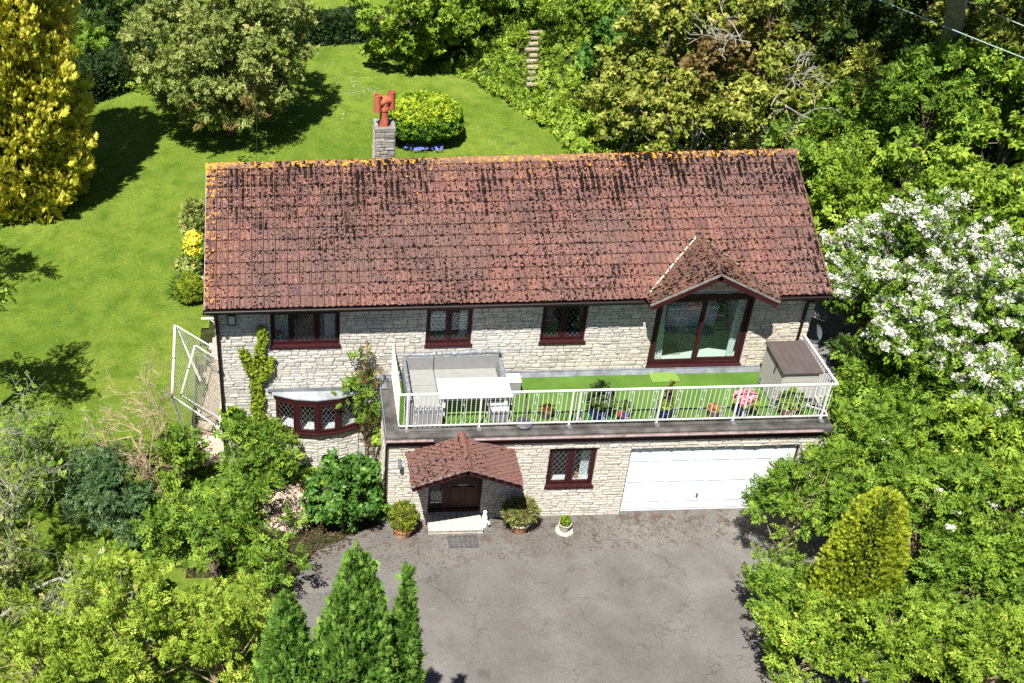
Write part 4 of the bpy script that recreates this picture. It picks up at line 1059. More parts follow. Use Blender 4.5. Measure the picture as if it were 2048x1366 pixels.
# railing
rail = thing('balcony_railing', 'white metal balcony railing with thin balusters and small scrolls', 'railing', (-.5, .25, 2.84))
RYF, RT, RB = .25, 3.93, 2.95; LX, RXX = -5.85, 4.86
def bar(name, p, q, w_, h_, par=rail):
    p, q = np.array(p, float), np.array(q, float); u = q-p; L = np.linalg.norm(u); u /= L
    up = np.array([0, 0, 1.]) if abs(u[2]) < .9 else np.array([0, 1., 0]); s_ = np.cross(up, u); up = np.cross(u, s_)
    m_ = MB(); m_.fbox(p, u, s_, up, 0, L, -w_/2, w_/2, -h_/2, h_/2); return m_.build(name, M_WHITE, par)
bar('top_rail', (LX-.02, RYF, RT), (RXX+.02, RYF, RT), .05, .03); bar('bottom_rail', (LX, RYF, RB), (RXX, RYF, RB), .026, .026)
for x in (LX, RXX):
    bar('top_rail', (x, RYF+.03, RT), (x, D-.05, RT), .045, .028); bar('bottom_rail', (x, RYF+.02, RB), (x, D-.05, RB), .026, .026)
M_FOOT = simple('grey_bracket', (.13, .135, .14), .7, .3, .2)
posts = [-5.66, -3.85, -1.60, -1.42, .59, 2.50, 2.72, 4.70]
for x in posts:
    bar('post', (x, RYF, 2.80 if x not in (-1.42, 2.72) else RB), (x, RYF, RT-.015), .042 if x not in (-1.42, 2.72) else .03, .042 if x not in (-1.42, 2.72) else .03)
    if x not in (-1.42, 2.72):
        m_ = MB(); m_.box(x-.05, x+.05, .10, RYF+.05, 2.80, 2.858); m_.tube([(x, RYF, 2.86), (x, .12, 2.86)], .014, 6); m_.build('post_foot', M_FOOT, rail)
for y in (D-.06,):
    for x in (LX, RXX): bar('post', (x, y, 2.84), (x, y, RT-.015), .035, .035)
bm = MB(); bm.box(-.0065, .0065, -.0065, .0065, 0, RT-RB-.028); bme = None
og = origin_of(rail)
def balusters(pts):
    global bme
    for (x, y) in pts:
        if bme is None:
            o = bm.build('baluster', M_WHITE, None); bme = o.data; o.parent = rail
        else: o = bpy.data.objects.new('baluster', bme); COL.objects.link(o); o.parent = rail
        o.location = (x-og[0], y-og[1], RB+.013-og[2])
xsb = [LX+.1175*i for i in range(1, 92) if LX+.1175*i < RXX-.03]
balusters([(x, RYF) for x in xsb if min(abs(x-p) for p in posts) > .03])
ysb = [RYF+.117*i for i in range(1, 19) if RYF+.117*i < D-.1]
balusters([(LX, y) for y in ysb]); balusters([(RXX, y) for y in ysb])
def spiral(c, r, sgn, n=9, turns=1.15):
    return [(c[0]+sgn*r*(1-.6*t)*math.cos(2*math.pi*turns*t+1.2), c[1], c[2]+r*(1-.6*t)*math.sin(2*math.pi*turns*t+1.2)) for t in np.linspace(0, 1, n)]
sm = MB(); hgt = RT-RB
for zz, sg in ((.08, 1), (.35, -1), (.63, 1), (.90, -1)): sm.tube(spiral((0, 0, zz*hgt), .030, sg), .0045, 4, cap=False)
sm.tube([(-.035, 0, .05), (.02, 0, .30*hgt), (.03, 0, .5*hgt), (-.01, 0, .72*hgt), (.03, 0, .95*hgt)], .0042, 4, cap=False)
so_ = sm.build('scroll', M_WHITE, None); so_.parent = rail; first = True
for i, x in enumerate(xsb):
    if i % 5 == 2 and i < len(xsb)-1:
        o = so_ if first else so_.copy()
        if not first: COL.objects.link(o)
        first = False; o.location = (x+.0587-og[0], RYF-og[1], RB-og[2])
bar('brace', (4.40, RYF+.5, RB), (4.74, RYF+.02, 3.1), .02, .02)

# ------------------------------------------------------------------ balcony furniture
M_RATT = simple('pale_rattan', (.44, .435, .42), .8, .2, .10, 14, .3, dirt=(.33, .32, .31))
def rattan_mat():
    M, n = mat('woven_rattan')
    wv = N(n, 'ShaderNodeTexWave'); wv.bands_direction = 'X'; wv.inputs['Scale'].default_value = 18; wv.inputs['Distortion'].default_value = .3; n.links.new(pos(n), wv.inputs[0])
    c = mix(n, ramp(n, wv.outputs[1], [(.2, .45), (.6, 0)]), ramp(n, noise(n, 5, 3), [(.3, (.25, .25, .245)), (.7, (.30, .30, .295))]), (.17, .17, .165))
    out(n, princ(n, c, .8, .2, wv.outputs[1], .5, .006)); return M
M_RATW = rattan_mat()
M_CUSH = simple('grey_cushion', (.25, .25, .235), .95, .1, .06, 6, .2)
M_COVER = simple('grey_plastic_cover', (.17, .185, .20), .5, .5, .30, 10, .5)
sofa = thing('corner_sofa', 'pale rattan corner sofa with rolled grey covers along its back', 'sofa', (-4.4, 1.5, 2.84))
b = MB(); b.box(-5.50, -4.76, .36, 2.30, 2.86, 3.14); b.box(-4.76, -3.12, 1.62, 2.30, 2.86, 3.14); b.build('seat_base', M_RATW, sofa, bevel=.01)
b = MB(); b.box(-5.49, -4.78, .40, 1.58, 3.142, 3.21); b.build('cushion', M_CUSH, sofa, bevel=.02)
b = MB(); b.box(-5.49, -4.78, 1.60, 2.28, 3.142, 3.21); b.build('cushion', M_CUSH, sofa, bevel=.02)
b = MB(); b.box(-4.765, -3.14, 1.63, 2.28, 3.142, 3.205); b.build('cushion', M_CUSH, sofa, bevel=.02)
def panel(name, pts, h0, h1, th, M, par):
    p, q = np.array([*pts[0], 0.]), np.array([*pts[1], 0.]); u = unit(q-p); L = np.linalg.norm(q-p); n_ = np.cross(u, [0, 0, 1]); m_ = MB()
    m_.fbox(p, u, (0, 0, 1), n_, 0, L, h0, h1, -th/2, th/2); return m_.build(name, M, par, bevel=.012)
panel('backrest', ((-5.55, 2.33), (-4.78, 2.33)), 2.86, 3.60, .09, M_RATW, sofa); panel('backrest', ((-4.76, 2.33), (-3.08, 2.33)), 2.86, 3.62, .09, M_RATW, sofa)
panel('side_panel', ((-5.555, .34), (-5.555, 2.27)), 2.86, 3.56, .09, M_RATW, sofa); panel('armrest', ((-3.07, 1.50), (-3.07, 2.27)), 2.86, 3.45, .09, M_RATW, sofa)
panel('armrest', ((-5.48, .32), (-4.82, .32)), 2.86, 3.40, .08, M_RATW, sofa)
def roll(pts, r, seed):
    rd = random.Random(seed); P = []; R = []
    for i in range(len(pts)-1):
        p, q = np.array(pts[i], float), np.array(pts[i+1], float); n = max(2, int(np.linalg.norm(q-p)/.05))
        for k in range(n): P.append(p+(q-p)*k/n+np.array([rd.gauss(0, .006) for _ in range(3)])); R.append(r*rd.uniform(.82, 1.18))
    P.append(np.array(pts[-1], float)); R.append(r)
    m_ = MB(); m_.tube(P, R, 7); return m_.build('rolled_cover', M_COVER, sofa)
roll([(-5.56, 2.35, 3.63), (-4.80, 2.35, 3.63)], .055, 1); roll([(-4.74, 2.35, 3.65), (-3.05, 2.35, 3.68)], .065, 2)
roll([(-5.57, 2.26, 3.59), (-5.57, .36, 3.57)], .055, 3); roll([(-3.06, 2.26, 3.50), (-3.05, 1.48, 3.46)], .06, 4)
for k in range(6): 
    m_ = MB(); x = -5.45+.125*k; m_.tube([(x, .27, 3.36), (x, .27, 3.42), (x, .33, 3.46), (x, .38, 3.43)], .035, 6); m_.build('rolled_cover', M_COVER, sofa)
    m_ = MB(); m_.box(x-.045, x+.045, .255, .275, 2.86, 3.36); m_.build('slat', M_RATW, sofa)
table = thing('dining_table', 'low white slatted dining table in front of the corner sofa', 'table', (-3.9, 1.0, 2.84))
for k in range(11):
    m_ = MB(); y = .60+.0765*k; m_.box(-4.82, -3.00, y+.009, y+.0675, 3.49, 3.52); m_.build('slat', M_WHITE, table, bevel=.003)
m_ = MB(); m_.box(-4.79, -3.03, .62, .66, 3.42, 3.488); m_.box(-4.79, -3.03, 1.38, 1.42, 3.42, 3.488); m_.box(-4.79, -4.75, .66, 1.38, 3.42, 3.488); m_.box(-3.07, -3.03, .66, 1.38, 3.42, 3.488); m_.build('apron', M_PLAST, table)
for x in (-4.70, -3.14):
    for y in (.70, 1.32):
        m_ = MB(); m_.box(x-.04, x+.04, y-.04, y+.04, 2.85, 3.42); m_.build('leg', M_WHITE, table)
def cube_seat(name, label, cat, x0, x1, y0, y1, z1, band=False):
    t = thing(name, label, cat, ((x0+x1)/2, (y0+y1)/2, 2.85)); m_ = MB(); m_.box(x0, x1, y0, y1, 2.86, z1); m_.build('body', M_RATW, t, bevel=.012)
    m_ = MB(); m_.box(x0-.01, x1+.01, y0-.01, y1+.01, z1+.002, z1+.045); m_.build('top', M_WHITE, t, bevel=.012)
    if band: m_ = MB(); m_.box(x0-.004, x1+.004, y0-.004, y1+.004, z1-.09, z1-.045); m_.build('band', M_PLAST, t)
    return t
cube_seat('footstool', 'white cube footstool with a dark band beside the railing', 'stool', -3.52, -3.10, .42, .78, 3.20, True)
cube_seat('side_table', 'small white cube side table right of the corner sofa', 'table', -2.98, -2.60, 1.50, 1.86, 3.27)

M_SHED = simple('beige_resin', (.40, .385, .345), .6, .3, .04, 4, .1); M_LID = simple('brown_resin_lid', (.085, .068, .062), .6, .3, .12, 4, .15)
shed = thing('storage_shed', 'beige resin storage shed with brown lid at the right end of the balcony', 'shed', (4.15, 1.25, 2.85))
x0, x1, y0, y1, z0, z1 = 3.70, 4.58, .66, 1.86, 2.87, 3.98
m_ = MB(); m_.box(x0, x1, y0, y1, z0, z1); m_.build('body', M_SHED, shed)
for k in range(9):
    a = y0+(y1-y0)*k/9; m_ = MB(); m_.box(x0-.018, x0-.001, a+.008, a+(y1-y0)/9-.008, z0+.03, z1-.02); m_.build('plank', M_SHED, shed, bevel=.003)
for k in range(8):
    a = z0+.03+(z1-z0-.05)*k/8; m_ = MB(); m_.box(x0+.02, x1-.02, y0-.018, y0-.001, a+.008, a+(z1-z0-.05)/8-.008); m_.build('plank', M_SHED, shed, bevel=.003)
m_ = MB(); m_.add([(x0-.06, y0-.07, z1+.0), (x1+.05, y0-.07, z1+.0), (x1+.05, y1+.04, z1+.07), (x0-.06, y1+.04, z1+.07), (x0-.06, y0-.07, z1+.06), (x1+.05, y0-.07, z1+.06), (x1+.05, y1+.04, z1+.13), (x0-.06, y1+.04, z1+.13)], [(3, 2, 1, 0), (4, 5, 6, 7), (0, 1, 5, 4), (2, 3, 7, 6), (1, 2, 6, 5), (3, 0, 4, 7)]); lid = m_.build('lid', M_LID, shed, bevel=.012)
for k in range(5):
    m_ = MB(); xx = x0-.02+(x1-x0+.02)*k/5; f_ = lambda y: z1+.062+(y-y0+.07)/(y1-y0+.11)*.07
    m_.add([(xx, y0-.04, f_(y0-.04)), (xx+.172, y0-.04, f_(y0-.04)), (xx+.172, y1+.01, f_(y1+.01)), (xx, y1+.01, f_(y1+.01))]+[(xx+.004, y0-.036, f_(y0-.036)+.008), (xx+.168, y0-.036, f_(y0-.036)+.008), (xx+.168, y1+.006, f_(y1)+.008), (xx+.004, y1+.006, f_(y1)+.008)], [(4, 5, 6, 7), (0, 1, 5, 4), (1, 2, 6, 5), (2, 3, 7, 6), (3, 0, 4, 7)]); m_.build('lid_plank', M_LID, lid)
m_ = MB(); m_.box(x0-.045, x0-.019, 1.08, 1.13, 3.72, 3.98); m_.build('latch', M_PLAST, shed)
for y in (.8, 1.7):
    m_ = MB(); m_.box(x0-.03, x0-.019, y, y+.06, 3.0, 3.06); m_.build('hinge', M_PLAST, shed)

# ------------------------------------------------------------------ small things
def proj(P):
    v = np.array(P, float)-CAM; return CX+CF*(v@_R)/(v@_F), CY+CF*(v@_D)/(v@_F)
def zof(x, y, v):
    lo, hi = -5., 40.
    for _ in range(40):
        m_ = (lo+hi)/2
        if proj((x, y, m_))[1] > v: lo = m_
        else: hi = m_
    return lo
def CP(u, v, h):
    z = 1.0+h
    for _ in range(12):
        c = at(u, v, z); z = 0.5*z+0.5*(float(H(c[0], c[1]))+h)
    return at(u, v, z)
def tuft(c, rad, n, T, size, M, seed, v0=.5, up=.9, vs=.17, zl=-.2, keep=None):
    r = np.random.default_rng(seed); d = unit(r.normal(size=(n*3, 3))); d = d[d[:, 2] > zl][:n]
    P = np.array(c)+d*np.array(rad)*(r.random(len(d))**.35)[:, None]
    V, F, v = leafcloud(P, d, np.zeros(len(d)), T, size, r, v0, vs, up); return V, F, v, M
def add_layer(t, name, L):
    V, F, v, M = L; o_ = link(name, np_mesh(name, V-origin_of(t), F, M, v), t)
    if name in ('flower', 'blossom'): o_['kind'] = 'stuff'
def potted(name, label, c, r, h, M, prof=None, group=None):
    t = thing(name, label, 'plant pot', c, group); m_ = MB()
    m_.lathe((c[0], c[1], c[2]), prof or [(r*.72, .0), (r*.9, h*.45), (r, h*.86), (r*1.1, h*.87), (r*1.12, h), (r*.95, h), (r*.92, h*.9)], 20, cap=False)
    m_.build('pot', M, t, smooth=True)
    m_ = MB(); m_.lathe((c[0], c[1], c[2]), [(r*.93, h*.86), (.001, h*.9)], 16, cap=False); m_.build('soil', M_SOIL, t)
    return t
p = at(805, 1082, 0); t = potted('flower_pot', 'large terracotta pot with a round clipped shrub left of the front step', (p[0]+.02, p[1]+.24, .01), .27, .46, M_POT)
c = (p[0]+.02, p[1]+.24, .01)
m_ = MB(); 
for k in range(20): 
    q = 2*math.pi*k/20; m_.tube([(c[0]+.275*math.cos(q), c[1]+.275*math.sin(q), .33), (c[0]+.28*math.cos(q+.15), c[1]+.28*math.sin(q+.15), .28)], .022, 5)
m_.build('garland', M_POT, t)
add_layer(t, 'foliage', tuft((c[0], c[1], .66), (.31, .31, .34), 1500, T_SPRIG, .11, L_BOX, 1, .42, zl=-.75)); add_layer(t, 'foliage', tuft((c[0], c[1], .68), (.30, .30, .33), 500, T_SPRIG, .10, L_TAN, 2, zl=-.6))
p = at(1040, 1072, 0); c = (p[0], p[1]+.24, .01); t = potted('flower_pot', 'terracotta pot with chipped white rim and a loose brownish shrub right of the porch', c, .27, .38, M_POT)
m_ = MB(); m_.lathe(c, [(.295, .30), (.305, .31), (.305, .345), (.295, .35)], 20, cap=False); m_.build('rim_band', M_WHITE, t, smooth=True)
add_layer(t, 'foliage', tuft((c[0], c[1]+.02, .62), (.42, .34, .30), 1300, T_NARROW, .12, L_OLIVE, 3, .35, zl=-.6)); add_layer(t, 'foliage', tuft((c[0], c[1]+.02, .62), (.42, .34, .30), 900, T_NARROW, .11, L_TAN, 4, zl=-.6))
p = at(1130, 1068, 0); c = (p[0], p[1]+.12, .03); t = potted('flower_pot', 'small pale stone pot with a little yellow green shrub below the window', c, .15, .24, M_CONC)
add_layer(t, 'foliage', tuft((c[0], c[1], .36), (.09, .09, .13), 260, T_SPRIG, .07, L_CLIP, 5, zl=-.7))
m_ = MB(); m_.lathe((c[0], c[1], .008), [(.24, 0), (.22, .02), (.001, .021)], 12, cap=False); m_.build('base_slab', M_CONC, t)
# doormat with pierced rings
t = thing('doormat', 'dark pierced rubber doormat lying on the tarmac before the step', 'doormat', (-4.2, -.88, .012))
mx0, mx1, my0, my1 = -4.60, -3.83, -1.10, -.66
m_ = MB(); m_.box(mx0, mx1, my0, my0+.025, .012, .026); m_.box(mx0, mx1, my1-.025, my1, .012, .026); m_.box(mx0, mx0+.025, my0+.025, my1-.025, .012, .026); m_.box(mx1-.025, mx1, my0+.025, my1-.025, .012, .026); m_.build('border', M_PLAST, t)
m_ = MB(); 
for i in range(6):
    for j in range(3):
        x, y = mx0+.075+.125*i, my0+.085+.135*j; q = [(x+.045*math.cos(a), y+.045*math.sin(a), .018) for a in np.linspace(0, 2*math.pi, 11)[:-1]]; m_.tube(q, .008, 4, close=True)
        q = [(x+.02*math.cos(a), y+.02*math.sin(a), .018) for a in np.linspace(0, 2*math.pi, 7)[:-1]]; m_.tube(q, .006, 4, close=True)
        for a in range(4): m_.tube([(x+.02*math.cos(a*1.57+.8), y+.02*math.sin(a*1.57+.8), .018), (x+.085*math.cos(a*1.57+.8), y+.085*math.sin(a*1.57+.8), .018)], .007, 4)
m_.build('ring_pattern', M_PLAST, t)
# little white statue at the step
p = at(966, 1040, .17); sx, sy = p[0]+.03, -.30
m_ = MB(); m_.lathe((sx, sy, .01), [(.09, 0), (.09, .16), (.075, .19), (.085, .24), (.07, .34), (.045, .40), (.05, .44), (.055, .49), (.03, .54), (.001, .55)], 12, cap=False); m_.tube([(sx+.04, sy-.04, .2), (sx+.10, sy-.10, .22), (sx+.10, sy-.14, .17)], .03, 6)
tag(m_.build('garden_statue', M_WHITE, origin=(sx, sy, .01), smooth=True), 'small white seated animal statue at the right end of the doorstep', 'statue')
# wall lamp, hanging basket, sign, dish, bracket
t = thing('wall_lamp', 'grey floodlight lamp on the stone wall left of the porch', 'lamp', (-5.83, -.04, 1.95))
m_ = MB(); m_.box(-5.87, -5.79, -.05, -.03, 2.0, 2.12); m_.tube([(-5.83, -.05, 2.06), (-5.83, -.14, 2.06)], .02, 6); m_.build('mount', M_LEADS, t)
m_ = MB(); m_.lathe((-5.83, -.16, 1.93), [(.05, 0), (.055, .08), (.03, .15)], 10); m_.build('lamp_head', M_LEADS, t, smooth=True)
t = thing('hanging_basket', 'dark hanging basket of trailing leaves on the shaded wall right of the front door', 'basket', (-3.38, -.2, 1.75))
m_ = MB(); m_.lathe((-3.38, -.2, 1.70), [(.05, 0), (.13, .06), (.16, .14)], 12, cap=False); m_.tube([(-3.38, -.03, 2.15), (-3.38, -.2, 2.15), (-3.38, -.2, 1.9)], .008, 4); m_.build('basket', M_PLAST, t)
add_layer(t, 'foliage', tuft((-3.38, -.22, 1.80), (.18, .16, .14), 200, T_SPRIG, .09, L_MID, 6, zl=-.8))
t = thing('house_sign', 'small white plaque in a dark red frame under the left end of the eaves', 'sign', (-10.0, D-.05, 4.75))
m_ = MB(); m_.box(-10.09, -9.90, D-.085, D-.05, 4.70, 4.98); m_.build('sign_frame', M_WOODR, t); m_ = MB(); m_.box(-10.065, -9.925, D-.092, D-.086, 4.725, 4.955); m_.build('sign_face', M_WHITE, t)
M_INK = simple('grey_blue_print', (.16, .19, .24), .7, .2, .1)
m_ = MB()
for a, c_ in (((-10.045, 4.925), (-10.035, 4.90)), ((-10.02, 4.86), (-9.985, 4.935)), ((-10.0, 4.90), (-9.955, 4.935)), ((-9.965, 4.875), (-9.955, 4.86)), ((-10.01, 4.80), (-9.96, 4.80)), ((-10.02, 4.775), (-9.955, 4.775))):
    m_.tube([(a[0], D-.0935, a[1]), (c_[0], D-.0935, c_[1])], .006, 4)
m_.build('print', M_INK, t)
m_ = MB(); m_.box(-10.10, -9.89, D-.12, D-.05, 4.66, 4.685); m_.build('sign_ledge', M_CONC, t)
t = thing('satellite_dish', 'dark round satellite dish on the right gable wall', 'dish', (5.2, 3.1, 3.5))
m_ = MB(); V = []; 
m_.lathe((0, 0, 0), [(.001, 0), (.12, .012), (.26, .06), (.26, .066), (.12, .02), (.001, .006)], 18, cap=False)
Rm = np.array(Vector((.35, -.75, .45)).to_track_quat('Z', 'Y').to_matrix()); m_.V = [tuple(Rm@np.array(v)+np.array([5.42, 3.0, 3.55])) for v in m_.V]; m_.build('dish', M_PLAST, t, smooth=True)
m_ = MB(); m_.tube([(4.96, 3.1, 3.4), (5.2, 3.1, 3.4), (5.40, 3.02, 3.5)], .018, 6); m_.build('arm', M_PLAST, t)
t = thing('airer_bracket', 'white metal bracket sticking out from the left gable wall under the eaves', 'bracket', (-10.6, 2.9, 4.6))
for (y, z) in ((2.9, 4.55), (5.2, 4.3)):
    m_ = MB(); m_.box(-10.82, -10.46, y-.02, y+.02, z, z+.045); m_.tube([(-10.48, y, z-.22), (-10.50, y, z-.10), (-10.58, y, z-.02), (-10.66, y, z)], .014, 6); m_.build('arm', M_WHITE, t)
# retaining wall and fence panel at the right end
b = MB(); b.box(5.12, 6.7, .35, .50, .0, 1.55); b.box(5.12, 5.24, .5, 2.2, 0, 1.58); t = b.build('retaining_wall', simple('ochre_board', (.26, .18, .09), .9, .2, .3, 4, .4), origin=(5.9, .4, 0)); tag(t, 'ochre brown boarded retaining wall beside the right end of the garage', 'wall')
# mat on the balcony
m_ = MB()
p = [at(u, v, 2.85) for u, v in ((1293, 741), (1346, 740), (1360, 764), (1304, 766))]; m_.add([tuple(q) for q in p]+[(q[0], q[1], 2.885) for q in p], [(4, 5, 6, 7)][:1]+[(i, 4+i, 4+(i+1) % 4, (i+1) % 4) for i in range(4)]); m_.F[0] = (7, 6, 5, 4)
tag(m_.build('turf_mat', simple('light_turf', (.15, .25, .05), .8, .2, .12, 20, .5), origin=(p[0][0], p[0][1], 2.85)), 'square piece of lighter artificial grass before the patio door', 'mat')
t = thing('parasol_base', 'dark round parasol base with a bare brown pole beside the footstool', 'parasol base', (*at(1047, 848, 2.85)[:2], 2.85)); c = t.location
m_ = MB(); m_.lathe(c, [(.23, 0), (.23, .04), (.19, .07), (.04, .09), (.035, .22), (.001, .22)], 18, cap=False); m_.build('base', M_PLAST, t, smooth=True)
m_ = MB(); m_.tube([(c[0], c[1], c[2]+.1), (c[0]+.01, c[1]+.05, c[2]+1.1)], .018, 6); m_.build('pole', M_BARK, t)
M_NAVY = simple('navy_glaze', (.012, .016, .09), .15, .6, .2); M_BLUEG_ = simple('blue_glaze', (.02, .08, .38), .15, .6, .2); M_GREENS = simple('green_saucer', (.03, .18, .13), .3, .5, .2); M_BAND = simple('banded_pot', (.16, .12, .08), .6, .3, .45, 9)
def dpot(u, v, r, h, M, label): 
    p = at(u, v, 2.85); p[1] += r*.6; return potted('balcony_pot', label, (p[0], max(p[1], RYF+.06+r), 2.845), r, h, M), (p[0], max(p[1], RYF+.06+r))
t, (x, y) = dpot(1093, 838, .15, .26, M_BAND, 'brown banded pot of dark red flowers behind the railing'); add_layer(t, 'flower', tuft((x, y, 3.12), (.13, .13, .08), 120, T_ROS, .09, L_RED, 11)); add_layer(t, 'foliage', tuft((x, y, 3.12), (.12, .12, .12), 60, T_SPRIG, .12, L_MID, 12))
t, (x, y) = dpot(1200, 846, .22, .34, M_NAVY, 'wide navy pot with tall shrub standing in a green saucer'); m_ = MB(); m_.lathe((x, y, 2.85), [(.2, 0), (.27, .05), (.28, .06), (.2, .03)], 18, cap=False); m_.build('saucer', M_GREENS, t)
add_layer(t, 'foliage', tuft((x, y, 3.50), (.26, .22, .36), 420, T_SPRIG, .16, L_DARK, 13, .75, zl=-.8)); add_layer(t, 'flower', tuft((x-.08, y-.1, 3.24), (.12, .1, .06), 40, T_PETAL, .07, L_YEL, 14))
t, (x, y) = dpot(1248, 842, .14, .26, M_BLUEG_, 'bright blue pot with red trim and a small green plant'); add_layer(t, 'foliage', tuft((x, y, 3.2), (.08, .08, .14), 90, T_SPRIG, .12, L_MID, 15, zl=-.8)); add_layer(t, 'flower', tuft((x-.10, y-.08, 3.02), (.07, .07, .10), 50, T_ROS, .07, L_RED, 16))
t, (x, y) = dpot(1331, 840, .17, .32, M_NAVY, 'navy pot with a tall dark flower spike over pale leaves'); add_layer(t, 'foliage', tuft((x, y, 3.26), (.16, .15, .14), 130, T_ROS, .17, L_BRIGHT, 17)); add_layer(t, 'spike', tuft((x+.02, y, 3.62), (.05, .05, .34), 160, T_SPRIG, .09, L_RUST, 18, .1, zl=-1))
t, (x, y) = dpot(1430, 840, .17, .25, M_BAND, 'brown banded pot of red and orange flowers'); add_layer(t, 'flower', tuft((x, y, 3.10), (.13, .13, .05), 90, T_ROS, .10, L_RED, 19, .8)); add_layer(t, 'foliage', tuft((x, y, 3.09), (.12, .12, .05), 60, T_SPRIG, .10, L_OLIVE, 20))
t, (x, y) = dpot(1487, 838, .18, .36, M_NAVY, 'tall navy pot overflowing with pink flowers'); add_layer(t, 'flower', tuft((x, y, 3.38), (.26, .22, .17), 420, T_ROS, .12, L_PINK, 21, zl=-.4)); add_layer(t, 'foliage', tuft((x+.05, y, 3.33), (.25, .22, .15), 160, T_SPRIG, .13, L_BRIGHT, 22, zl=-.5))
t, (x, y) = dpot(1582, 838, .21, .24, simple('pink_clay', (.50, .30, .24), .8, .2, .15), 'pinkish clay planter of upright leaves at the right corner of the railing'); add_layer(t, 'foliage', tuft((x, y, 3.27), (.22, .18, .26), 320, T_NARROW, .16, L_MID, 23, zl=-.5))

# things in the bedroom
curtain(1.0, 1.22, 3.04, 5.08, D+.34, 'pale blue curtain at the left side of the patio door', amp=.045, folds=5, flare=.18)
curtain(3.12, 3.32, 3.04, 5.08, D+.34, 'pale blue curtain gathered at the right side of the patio door', amp=.045, folds=5, flare=-.06)
t = thing('bed', 'white covered bed seen through the patio door', 'bed', (2.5, 4.9, 3.0)); m_ = MB(); m_.box(1.9, 3.3, 4.25, 5.7, 3.002, 3.55); m_.build('valance', M_WHITE, t, bevel=.05); m_ = MB(); m_.box(1.88, 3.32, 4.23, 5.7, 3.555, 3.68); m_.build('mattress', M_CURT, t, bevel=.05)
m_ = MB(); m_.box(1.15, 1.95, 2.95, 3.5, 3.004, 3.03); tag(m_.build('rug', simple('shaggy_rug', (.28, .27, .22), .95, .05, .4, 30, .8), origin=(1.5, 3.2, 3.0)), 'grey shaggy rug just inside the patio door', 'rug')
t = thing('vase_of_flowers', 'pink flowers in a dark vase inside the bedroom', 'flowers', (1.75, 4.5, 3.0)); m_ = MB(); m_.lathe((1.75, 4.5, 3.0), [(.16, 0), (.2, .3), (.09, .6), (.12, .75)], 12); m_.build('vase', M_PLAST, t, smooth=True); add_layer(t, 'flower', tuft((1.75, 4.45, 3.98), (.36, .3, .22), 260, T_ROS, .15, L_PINK, 25, zl=-.6))
m_ = MB(); m_.lathe((-8.78, D+.28, 3.955), [(.04, 0), (.05, .08), (.03, .12)], 8); t = m_.build('window_vase', M_WHITE, origin=(-8.78, D+.28, 3.955)); tag(t, 'little pink flower vase on the ledge of the three light upstairs window', 'vase'); add_layer(t, 'flower', tuft((-8.78, D+.28, 4.14), (.09, .06, .09), 30, T_ROS, .08, L_PINK, 26))
t = thing('soft_toy', 'small brown and white ornament on the ledge of the window beside the garage', 'ornament', (-1.2, .3, 1.06)); m_ = MB(); m_.lathe((-1.2, .3, 1.062), [(.05, 0), (.06, .06), (.03, .11), (.045, .16), (.001, .20)], 10, cap=False); m_.build('body', M_POT, t, smooth=True); m_ = MB(); m_.lathe((-1.08, .3, 1.062), [(.04, 0), (.05, .05), (.001, .09)], 10, cap=False); m_.build('cushion', M_WHITE, t)

# football goals behind each other at the left gable
M_NET = simple('goal_net', (.42, .42, .36), .9, .1, .1); M_POST = simple('goal_white', (.78, .78, .76), .4, .4, .08, 6)
def goal(name, label, A, B, Bk0, Bk1, FA, FB, r=.035):
    """crossbar A-B, feet FA FB, back ground bar Bk0-Bk1"""
    t = thing(name, label, 'goal', FA); A, B, Bk0, Bk1, FA, FB = map(lambda q: np.array(q, float), (A, B, Bk0, Bk1, FA, FB))
    for nm, p, q, rr in (('crossbar', A, B, r), ('goalpost', A, FA, r), ('goalpost', B, FB, r), ('back_stay', A, Bk0, r*.7), ('back_stay', B, Bk1, r*.7), ('ground_bar', Bk0, Bk1, r*.8)):
        m_ = MB(); m_.tube([p, q], rr, 8); m_.build(nm, M_POST, t, smooth=True)
        if nm == 'crossbar':
            for f in (.0, .5, 1.0): m_ = MB(); c_ = p+(q-p)*f; d_ = unit(q-p)*.03; m_.tube([c_-d_, c_+d_], rr*1.15, 8); m_.build('clip', M_PLAST, t)
    m_ = MB()
    def quad(P, Q, R_, S_, n, k):
        L = lambda a, b_: (P*(1-a)+Q*a)*(1-b_)+(S_*(1-a)+R_*a)*b_+np.array([0, 0, -.10*math.sin(math.pi*a)*math.sin(math.pi*b_)])
        for i in range(n):
            for j in range(k):
                for (a0, b0, a1, b1) in ((i/n, j/k, (i+1)/n, (j+1)/k), ((i+1)/n, j/k, i/n, (j+1)/k)): m_.tube([L(a0, b0), L(a1, b1)], .0042, 3, cap=False)
    quad(A, B, Bk1, Bk0, 20, 13)
    quad(A, FA, Bk0, A, 8, 6); quad(B, FB, Bk1, B, 8, 6)
    m_.build('net', M_NET, t); return t
goal('football_goal', 'white football goal standing on the lawn with its net towards the house', at(350, 650, 1.9), at(344, 792, 1.9), (-10.62, 7.0, .55), (-10.62, 3.35, .55), (*at(398, 868, .05)[:2]+np.array([-.1, 2.6]), .05), (*at(368, 868, .05)[:2], .05))
goal('football_goal', 'smaller white goal leaning against the gable wall inside the larger goal', at(390, 690, 1.5), at(362, 790, 1.5), (-10.55, 5.9, 1.0), (-10.55, 3.9, .4), (*at(412, 720, .03)[:2], .03), (*at(424, 832, .03)[:2], .03), r=.024)
m_ = MB(); p, q = at(385, 888, .05), at(440, 872, .05); m_.tube([p, q], .035, 8); tag(m_.build('loose_pole', M_POST, origin=tuple(p), smooth=True), 'white pole lying on the ground below the goals', 'pole')

